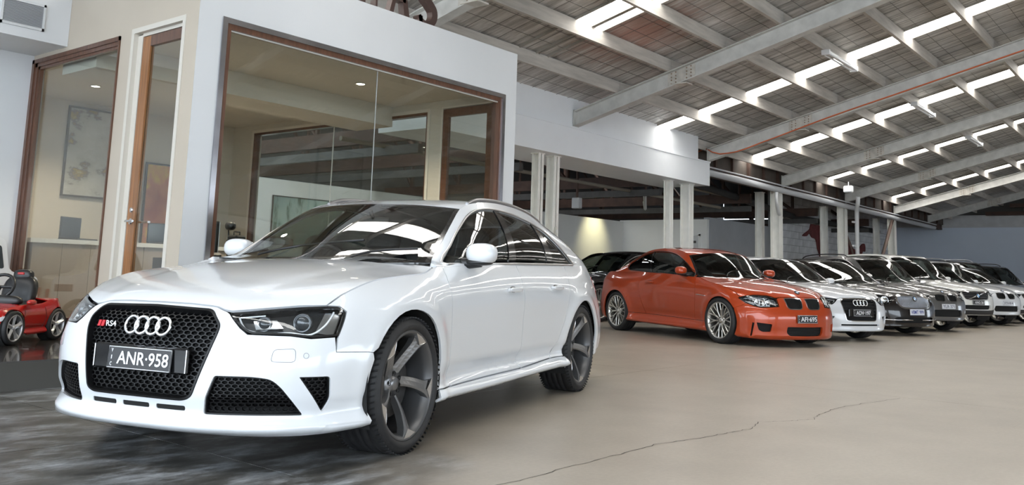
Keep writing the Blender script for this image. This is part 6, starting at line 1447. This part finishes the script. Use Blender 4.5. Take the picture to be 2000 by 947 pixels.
    h2 = [(-1.35, -.95), (-1.2, -.55), (-.95, -.3), (-.75, .15), (-.95, .30), (-1.15, .42), (-1.05, .58), (-.7, .60), (-.35, .52), (-.05, .25), (.30, .18), (.75, .20), (1.15, .42), (1.55, .45), (1.6, .15), (1.25, .12), (1.1, -.2), (1.55, -.35), (1.5, -.95), (.9, -.95), (.3, -.95), (-.5, -.95)]
    for pts, x, z, k, lb in ((h1, 32.1, 2.51, 1.09, 'dark red leaping horse mural on the white block wall between columns'), (h2, 36.0, 2.1, .98, 'dark red rearing horse mural on the block wall beside the crossed braces')):
        B = MB(); B.prism([((z+p[1]*k), x+p[0]*k) for p in smooth_closed(pts, 3)], 11.50, 11.535, 1); tag(B.build('horse_mural', rm), lb, 'mural')
    sl = bpy.data.lights.new('wash_lamp_light', 'SPOT'); sl.energy = 100; sl.color = (1., .93, .55); sl.spot_size = R(70); sl.spot_blend = 1.; sl.shadow_soft_size = .08
    t = empty('wall_washer', (21.7, 13.3, 3.20), 0, 'small ceiling spot throwing a yellow glow onto the white partition', 'spotlight'); B = MB(); B.tube([(0, .05, .12), (0, .10, 0)], .05, 12); B.build('can', BLK(), t); B = MB(); B.tube([(0, .05, .1), (0, .05, .3)], .012, 6); B.build('stem', BLK(), t)
    o = bpy.data.objects.new('wash_lamp_light', sl); COL.objects.link(o); o.parent = t; o.location = (0, .14, -.03); o.rotation_euler = (R(38), 0, 0)
fittings()
def office_things():
    tau = mat('counter_taupe', (.33, .275, .235), .45, noise=.05, nscale=2, stretch=(12, 12, .5)); stone = mat('counter_stone', (.66, .65, .62), .3, noise=.05, nscale=20); pcb = mat('laptop_black', (.015, .015, .017), .4)
    def p3(a, b): return boxobj
    # reception counter behind the side window
    t = empty('reception_counter', (5.0, 9.75, .14), 0, 'taupe reception counter with a pale stone top behind the side window', 'counter')
    B = MB()
    for i in range(9): B.box((-1.02+i*.30, -.30, 0), (-1.02+i*.30+.296, -.27, .92))
    for i in range(9): boxobj('front_panel', (-1.02+i*.30, -.30, 0), (-1.02+i*.30+.296, -.27, .92), tau, t)
    boxobj('carcass', (-1.02, -.27, 0), (1.68, .28, .92), tau, t); boxobj('top', (-1.06, -.34, .92), (1.72, .32, .965), stone, t)
    def laptop(x, y, z, rz, lb, open_=True):
        t = empty('laptop', (x, y, z), rz, lb, 'laptop'); B = MB(); B.bbox((-.17, -.12, 0), (.17, .12, .02), .006); B.build('base', pcb, t)
        B = MB(); B.bbox((-.17, .10, .02), (.17, .115, .25), .005); s = B.build('screen', pcb, t); boxobj('display', (-.155, .098, .035), (.155, .1005, .235), mat('display_dark', (.03, .035, .045), .15), s); return t
    laptop(4.55, 9.70, 1.105, .5, 'black laptop open on the counter at its left end'); laptop(5.55, 9.72, 1.105, -.4, 'black laptop open on the counter, nearer the door')
    # framed pictures
    def picture(x0, x1, z0, z1, y, lb, bld, frame=(.05, .04, .03), nrm='y', fw=.025):
        t = empty('framed_picture', ((x0+x1)/2 if nrm == 'y' else y, y if nrm == 'y' else (x0+x1)/2, (z0+z1)/2), 0, lb, 'picture'); w, h = (x1-x0)/2, (z1-z0)/2; fm = mat('picture_frame', frame, .4)
        def bx(a, b): return ((a[0], a[2], a[1]), (b[0], b[2], b[1]))
        B = MB()
        for a, b in (((-w, -h), (w, -h+fw)), ((-w, h-fw), (w, h)), ((-w, -h+fw), (-w+fw, h-fw)), ((w-fw, -h+fw), (w, h-fw))): B.box((a[0], -.03, a[1]), (b[0], 0, b[1]))
        B.build('frame', fm, t); boxobj('canvas', (-w+fw, -.015, -h+fw), (w-fw, -.004, h-fw), bld, t); return t
    def art_pale(nt, b, P):
        n = noise_of(nt, P, 2.6, 5, .6, (1, 1, 1.6)); b.inputs['Roughness'].default_value = .4
        nt.links.new(ramp(nt, n, [(.38, (.50, .50, .46)), (.55, (.42, .41, .37)), (.60, (.20, .19, .17)), (.66, (.40, .30, .10)), (.72, (.52, .50, .45))]), b.inputs['Base Color'])
    def art_yellow(nt, b, P):
        n = noise_of(nt, P, 2.2, 4, .6, (1, 1, .8)); nt.links.new(ramp(nt, n, [(.32, (.36, .10, .06)), (.5, (.52, .22, .10)), (.62, (.62, .44, .05)), (.75, (.30, .12, .10))]), b.inputs['Base Color']); b.inputs['Roughness'].default_value = .5
    def art_green(nt, b, P):
        n = noise_of(nt, P, 5., 6, .7, (1.2, 1, .25), (0, .5, 0)); n2 = noise_of(nt, P, .9, 3); c = ramp(nt, n2, [(.35, (.20, .30, .29)), (.65, (.44, .53, .46))]); nt.links.new(mixc(nt, ramp(nt, n, [(.52, 0.), (.64, 1.)]), c, (.07, .12, .08)), b.inputs['Base Color']); b.inputs['Roughness'].default_value = .5
    picture(5.28, 6.30, 1.72, 2.93, 11.89, 'pale framed painting on the back office wall behind the side window', pos_mat('art_pale', None, art_pale))
    picture(6.42, 7.50, 1.05, 2.30, 11.88, 'yellow and red abstract painting on the back office wall, seen through the door', pos_mat('art_yellow', None, art_yellow))
    picture(10.41, 12.36, 1.30, 2.26, 14.37, 'long green painting of grass stalks on the white partition beyond the office', pos_mat('art_green', None, art_green), (.25, .28, .28), fw=.012)
    # desk by the door, with monitor and chair
    t = empty('desk', (5.35, 7.95, .14), 0, 'grey desk inside the office behind the glazed door', 'desk'); boxobj('desk_top', (-.65, -.40, .72), (.65, .40, .75), mat('desk_grey', (.36, .34, .32), .4), t)
    for x in (-.6, .6):
        for y in (-.36, .36): B = MB(); B.tube([(x, y, 0), (x, y, .72)], .025, 8); B.build('leg', ALU(), t)
    t = empty('monitor', (5.05, 7.95, .89), 1.25, 'black flat monitor standing on the desk behind the glazed door', 'monitor'); B = MB(); B.bbox((-.26, -.015, .09), (.26, .02, .43), .008); s = B.build('screen', pcb, t); B = MB(); B.lathe([(0, .0), (.11, .0), (.11, .012), (0, .014)], 20, 2); B.tube([(0, .02, .01), (0, .02, .2)], .02, 8); B.build('stand', pcb, t)
    B = MB(); B.tube([(-.255, -.017, .10), (-.255, -.017, .42)], .004, 5); B.build('bright_edge', ALU(), s)
    t = empty('office_chair', (5.72, 7.19, .14), 1.4, 'black office chair pulled up to the desk behind the door', 'chair'); fb = mat('chair_fabric', (.02, .02, .022), .8)
    B = MB(); B.blob((0, 0, .46), (.24, .24, .05), 3.5); B.build('seat', fb, t); B = MB(); B.blob((-.24, 0, .80), (.04, .23, .28), 3.5); B.build('backrest', fb, t); B = MB(); B.tube([(0, 0, .08), (0, 0, .43)], .03, 10); B.build('gas_lift', BLK(), t)
    for k in range(5): a = k*2*np.pi/5; B = MB(); B.tube([(0, 0, .09), (.28*math.cos(a), .28*math.sin(a), .05)], .02, 6); B.blob((.28*math.cos(a), .28*math.sin(a), .028), (.028, .028, .028), 2, 10, 6); B.build('foot', BLK(), t)
    for s in (-1, 1): B = MB(); B.tube([(-.1, s*.25, .48), (-.08, s*.29, .66), (.14, s*.29, .67)], .02, 6); B.build('armrest', BLK(), t)
    # black gear and a yellow box on a low cabinet just inside the big window
    t = empty('low_cabinet', (4.75, 6.95, .14), 0, 'dark low cabinet inside the left end of the large window', 'cabinet'); boxobj('body', (-.70, -.20, 0), (.36, .28, .80), mat('cabinet_dark', (.03, .028, .026), .4), t)
    for k in range(2): boxobj('door', (-.69+k*.525, -.215, .03), (-.69+k*.525+.515, -.20, .78), mat('cabinet_dark', (.03, .028, .026), .4), t)
    z = .94
    t = empty('telephone', (4.40, 6.96, z), .2, 'black telephone with a looped cord on the cabinet inside the large window', 'telephone'); B = MB(); B.bbox((-.10, -.09, 0), (.10, .09, .06), .02); B.build('body', pcb, t); B = MB(); B.bbox((-.10, -.08, .06), (-.04, .08, .10), .015); B.build('handset', pcb, t); B = MB(); B.tube(smooth_open([(-.1, 0, .04), (-.17, .0, .12), (-.14, 0, .2), (-.03, .03, .19), (0, .05, .08)], 6), .006, 6); B.build('cord', pcb, t)
    t = empty('toolbox', (4.70, 6.98, z), 0, 'yellow box between black cases inside the large window', 'box'); B = MB(); B.bbox((-.06, -.06, 0), (.06, .06, .17), .01); B.build('body', mat('box_yellow', (.55, .50, .03), .45), t); boxobj('lid', (-.062, -.062, .15), (.062, .062, .18), pcb, t)
    for x, h, lb in ((4.605, .22, 'tall black case left of the yellow box'), (4.86, .12, 'flat black case right of the yellow box')):
        t = empty('camera_case', (x, 6.84, z), 0, lb, 'case'); B = MB(); B.bbox((-.055, -.07, 0), (.055, .07, h), .015); B.build('body', pcb, t); B = MB(); B.tube([(-.03, 0, h), (-.03, 0, h+.03), (.03, 0, h+.03), (.03, 0, h)], .006, 6); B.build('handle', pcb, t)
    t = empty('desk_lamp', (4.72, 7.12, z), 0, 'small black lamp head above the yellow box', 'lamp'); B = MB(); B.lathe([(0, 0), (.06, 0), (.06, .01), (0, .012)], 16, 2); B.build('base', pcb, t); B = MB(); B.tube([(0, 0, .01), (-.02, 0, .30)], .008, 6); B.build('stem', pcb, t); B = MB(); B.blob((-.02, -.03, .31), (.04, .06, .04), 2.5, 12, 8); B.build('shade', pcb, t)
office_things()
# ---------------------------------------------------------------- ride-on toys on the plinth
def toy_wheel(par, loc, side, r, w, m, n=5):
    B = MB(); o = w/2; B.lathe([(r*.80, -o), (r, -o+.012), (r, o-.012), (r*.92, o), (r*.80, o-.004)], 40); W = B.build('wheel', RUB(), par, side < 0); W.location = loc
    B = MB(); B.lathe([(r*.80, o-.006), (r*.76, o-.002), (r*.73, o-.012), (r*.70, -o)], 40); B.build('rim', m, W, side < 0)
    for i in range(n):
        a = i*2*np.pi/n + .35; B = MB(); V = []
        for rr, ww in ((r*.10, .036), (r*.45, .034), (r*.76, .062)):
            for d, y in ((-.5, o-.014), (0, o-.002), (.5, o-.014), (0, o-.03)): V.append((rr*math.cos(a)-d*ww*math.sin(a), y-.012*(1-rr/r), rr*math.sin(a)+d*ww*math.cos(a)))
        B.add(V, [(k*4+j, k*4+(j+1) % 4, (k+1)*4+(j+1) % 4, (k+1)*4+j) for k in range(2) for j in range(4)]); B.build('spoke', m, W, side < 0)
    B = MB(); B.lathe([(0, o-.006), (r*.12, o-.008), (r*.16, o-.02)], 16); B.build('hub_cap', m, W, side < 0)
    B = MB(); B.lathe([(r*.2, -.0), (r*.70, -.0)], 24); B.build('inner_disc', BLK(), W, side < 0)
def toy_roadster():
    red = paint('toy_red', (.42, .010, .008), rough=.25); sil = mat('toy_silver', (.62, .62, .63), .3, .7)
    c1, c2 = np.array([3.14, 7.70]), np.array([3.64, 8.06]); d = c1-c2; wb = float(np.linalg.norm(d)); th = math.atan2(d[1], d[0]); left = np.array([-math.sin(th), math.cos(th)]); hw = .30
    o = c1 - left*(hw-.04); car = empty('toy_car', (o[0], o[1], .20), th, 'red open ride-on toy car with silver five-spoke wheels on the plinth', 'toy car')
    k = wb/2.813; ky = hw/.924
    plan = [(x*k*1.15 if x > 0 else (x*k if x > -2.813 else -wb+(x+2.813)*k*.6), y*ky) for x, y in RS_PLAN]
    zz = lambda z: z*.335+.0
    prof = []
    for p, rows in RS_PROF:
        x = p[0]; r = [(dd*.33, zz(z)*(1.08 if -2.2 > x else 1.)) for dd, z in rows]; prof.append(((x*k*1.15 if x > 0 else (x*k if x > -2.813 else -wb+(x+2.813)*k*.6), p[1]*ky), r))
    r = .135; S = Shell(plan, prof, [(0, r, r+.03, .008, .03), (-wb, r, r+.03, .010, .03)]); f = S.at
    n0 = snormal(f, np.array([S.L*.5]), np.array([.2]))[0]; FL = 1 if n0[1] > 0 else -1
    sx = lambda x: float(S.sx(x)); zt = lambda s: S.zr(np.abs(s))[1]; zb = lambda s: S.zr(np.abs(s))[0]
    a = np.linspace(-.25, np.pi+.25, 24)
    arc = lambda cx: np.stack([S.sx(cx+.15*np.cos(a)), r+.15*np.sin(a)], 1)
    for sd in (1, -1):
        s = np.linspace(0, S.L, 60); up = np.stack([s, zt(s)], 1); A1, A2 = arc(0), arc(-wb); lo = []
        for q in np.linspace(S.L, 0, 40):
            lo.append((q, zb(np.array([q]))[0]))
        lo = [p for p in lo if not (A1[:, 0].min()-.005 < p[0] < A1[:, 0].max()+.005 or A2[:, 0].min()-.005 < p[0] < A2[:, 0].max()+.005)]
        seq = [p for p in lo if p[0] > A2[:, 0].max()] + [tuple(p) for p in A2[::-1] if p[1] > .07] + [p for p in lo if A1[:, 0].max() < p[0] < A2[:, 0].min()] + [tuple(p) for p in A1[::-1] if p[1] > .07] + [p for p in lo if p[0] < A1[:, 0].min()]
        panel('body_side', f, np.array([tuple(p) for p in up] + seq), red, car, (), .03, 0, .012, sd, flip=FL)
        # head lamp and door line
        s0 = float(S.sy(.2)); hl = rounded([(s0, .205), (s0+.13, .235), (s0+.10, .195), (s0+.01, .180)], .01); panel('headlight', f, hl, mat('toy_lamp', (.6, .62, .64), .15), car, (), .03, .003, .006, sd, flip=FL)
        pl = [(sx(-wb*.22), .27), (sx(-wb*.18), .13), (sx(-wb*.66), .12), (sx(-wb*.72), .20), (sx(-wb*.68), .29)]; P = np.array(pl); q = resample(P, .02, False); strip_tube('door_line', f(q[:, 0], q[:, 1]), .0025, mat('toy_line', (.10, .004, .004), .5), car, 5, sd)
        s_ = sx(-wb*.30); c = f(np.array([s_]), np.array([.30]))[0]; B = MB(); B.blob((c[0], c[1]+.03, c[2]+.035), (.05, .03, .024), 2.2, 16, 8); B.build('mirror', red, car, sd < 0)
        c = f(np.array([sx(-wb*.12)]), np.array([.235]))[0]; B = MB(); B.prism([(.0, -.012), (.012, .004), (.008, .02), (-.008, .02), (-.012, .004)], c[1]-.002, c[1]+.003, 1); V = np.array(B.V)*[1, 1, 1] + [c[0], 0, c[2]]; mk('side_shield', V*[1, sd, 1], B.F, mat('shield_yellow', (.65, .50, .02), .4), car, smooth=False)
    # top deck: bonnet, cockpit rim, tail
    def deck(w, t, s0, s1, cz, x0, x1):
        s = s0+(s1-s0)*w; E = f(s, zt(s)); M = np.stack([x0+(x1-x0)*w, 0*w, cz[0]+(cz[1]-cz[0])*w], 1); ta = np.abs(t)[:, None]
        P = M+(E-M)*ta; P[:, 2] = M[:, 2]+(E[:, 2]-M[:, 2])*np.abs(t)**2.4; P[:, 1] = np.where(t < 0, -P[:, 1], P[:, 1]); return P
    xn = f(np.array([0.]), zt(np.array([0.])))[0]; xt = f(np.array([S.L]), zt(np.array([S.L])))[0]
    grid('bonnet', lambda w, t: deck(w, t, .02, sx(-wb*.20), (xn[2], .325), xn[0], -wb*.18), 14, 17, red, car, .01, flip=-1)
    grid('tail_deck', lambda w, t: deck(w, t, sx(-wb*.80), S.L-.02, (.365, xt[2]), -wb*.84, xt[0]), 12, 17, red, car, .01, flip=-1)
    B = MB(); B.bbox((-wb*.86, -hw*.78, .10), (-wb*.16, hw*.78, .26), .04); B.build('cockpit_tub', BLK(), car)
    B = MB(); B.blob((-wb*.26, 0, .345), (.05, hw*.80, .045), 3, 20, 10); B.build('dash', BLK(), car)
    B = MB(); B.blob((-wb*.60, 0, .27), (.15, .17, .06), 3.); B.build('seat', BLK(), car); B = MB(); B.blob((-wb*.80, 0, .40), (.055, .15, .15), 3., rot=rotm('Y', -.25)); b = B.build('backrest', BLK(), car)
    B = MB(); B.blob((-wb*.86, 0, .545), (.045, .085, .055), 3., 18, 10); B.build('headrest', BLK(), b); B = MB(); B.bbox((-wb*.86+.035, -.03, .555), (-wb*.86+.05, .03, .575), .004); B.build('red_tab', mat('tab_red', (.5, .02, .02), .4), b)
    q = np.linspace(0, 2*np.pi, 24, endpoint=False); B = MB(); B.tube([(-wb*.34-.05*math.sin(t), .12*math.cos(t), .455+.10*math.sin(t)) for t in q], .014, 8, closed=True); B.tube([(-wb*.34, -.11, .455), (-wb*.34, .11, .455)], .012, 6); B.tube([(-wb*.24, 0, .38), (-wb*.34, 0, .455)], .018, 6); B.build('steering_wheel', BLK(), car)
    for x in (0, -wb):
        for sd in (1, -1): toy_wheel(car, (x, sd*(hw-.045), r), sd, r, .10, sil)
    for sd in (1, -1):
        for x in (0, -wb): B = MB(); B.lathe([(.145, -.05), (.145, .03)], 24, 1, (x, sd*(hw-.06), r)); B.lathe([(0, -.05), (.145, -.05)], 20, 1, (x, sd*(hw-.06) - (0 if sd > 0 else -.08), r)); B.build('wheel_housing', UNDER(), car)
def toy_truck():
    w = mat('toy_white', (.76, .78, .80), .3, coat=.4); blk = BLK()
    K = 1.15
    t = empty('toy_truck', (3.02, 8.93, .20), R(194), 'white ride-on toy truck with a chrome horn, behind the red toy car', 'toy car')
    t.scale = (K, K, K); side = [(.62, .18), (.62, .40), (.55, .45), (.30, .47), (.20, .50), (.06, .72), (-.10, .78), (-.30, .76), (-.36, .50), (-.50, .47), (-.62, .46), (-.64, .18)]
    B = MB(); B.prism([(p[1], p[0]) for p in rounded(side, .05, 4)], -.27, .27, 1); B.build('body', w, t)
    for sd in (1, -1):
        win = rounded([(.10, .52), (.03, .68), (-.08, .72), (-.09, .52)], .02); win2 = rounded([(-.12, .52), (-.12, .72), (-.27, .70), (-.31, .52)], .02)
        for p in (win, win2): B = MB(); B.prism([(q[1], q[0]) for q in p], sd*.268, sd*.274, 1); B.build('window', mat('toy_window', (.03, .035, .04), .15), t)
        B = MB(); B.bbox((-.60, sd*.27-.004, .34), (-.46, sd*.27+.004, .40), .003); B.build('side_sticker', mat('sticker_dark', (.10, .03, .04), .5), t)
        B = MB(); B.bbox((-.655, sd*.20-.04, .26), (-.625, sd*.20+.04, .36), .01); B.build('tail_lamp', mat('red_lens', (.35, .01, .012), .12, coat=1.), t)
        for x in (.38, -.40):
            toy_wheel(t, (x, sd*.25, .14), sd, .14, .11, blk)
    B = MB(); B.blob((-.05, .05, .86), (.07, .05, .05), 2.2, 16, 10); B.tube([(-.05, .05, .76), (-.05, .05, .84)], .018, 8); B.blob((-.05, -.08, .85), (.05, .045, .045), 2.2, 16, 10); B.tube([(-.05, -.08, .76), (-.05, -.08, .83)], .016, 8); B.build('horn', CHROME(), t)
toy_roadster(); toy_truck()
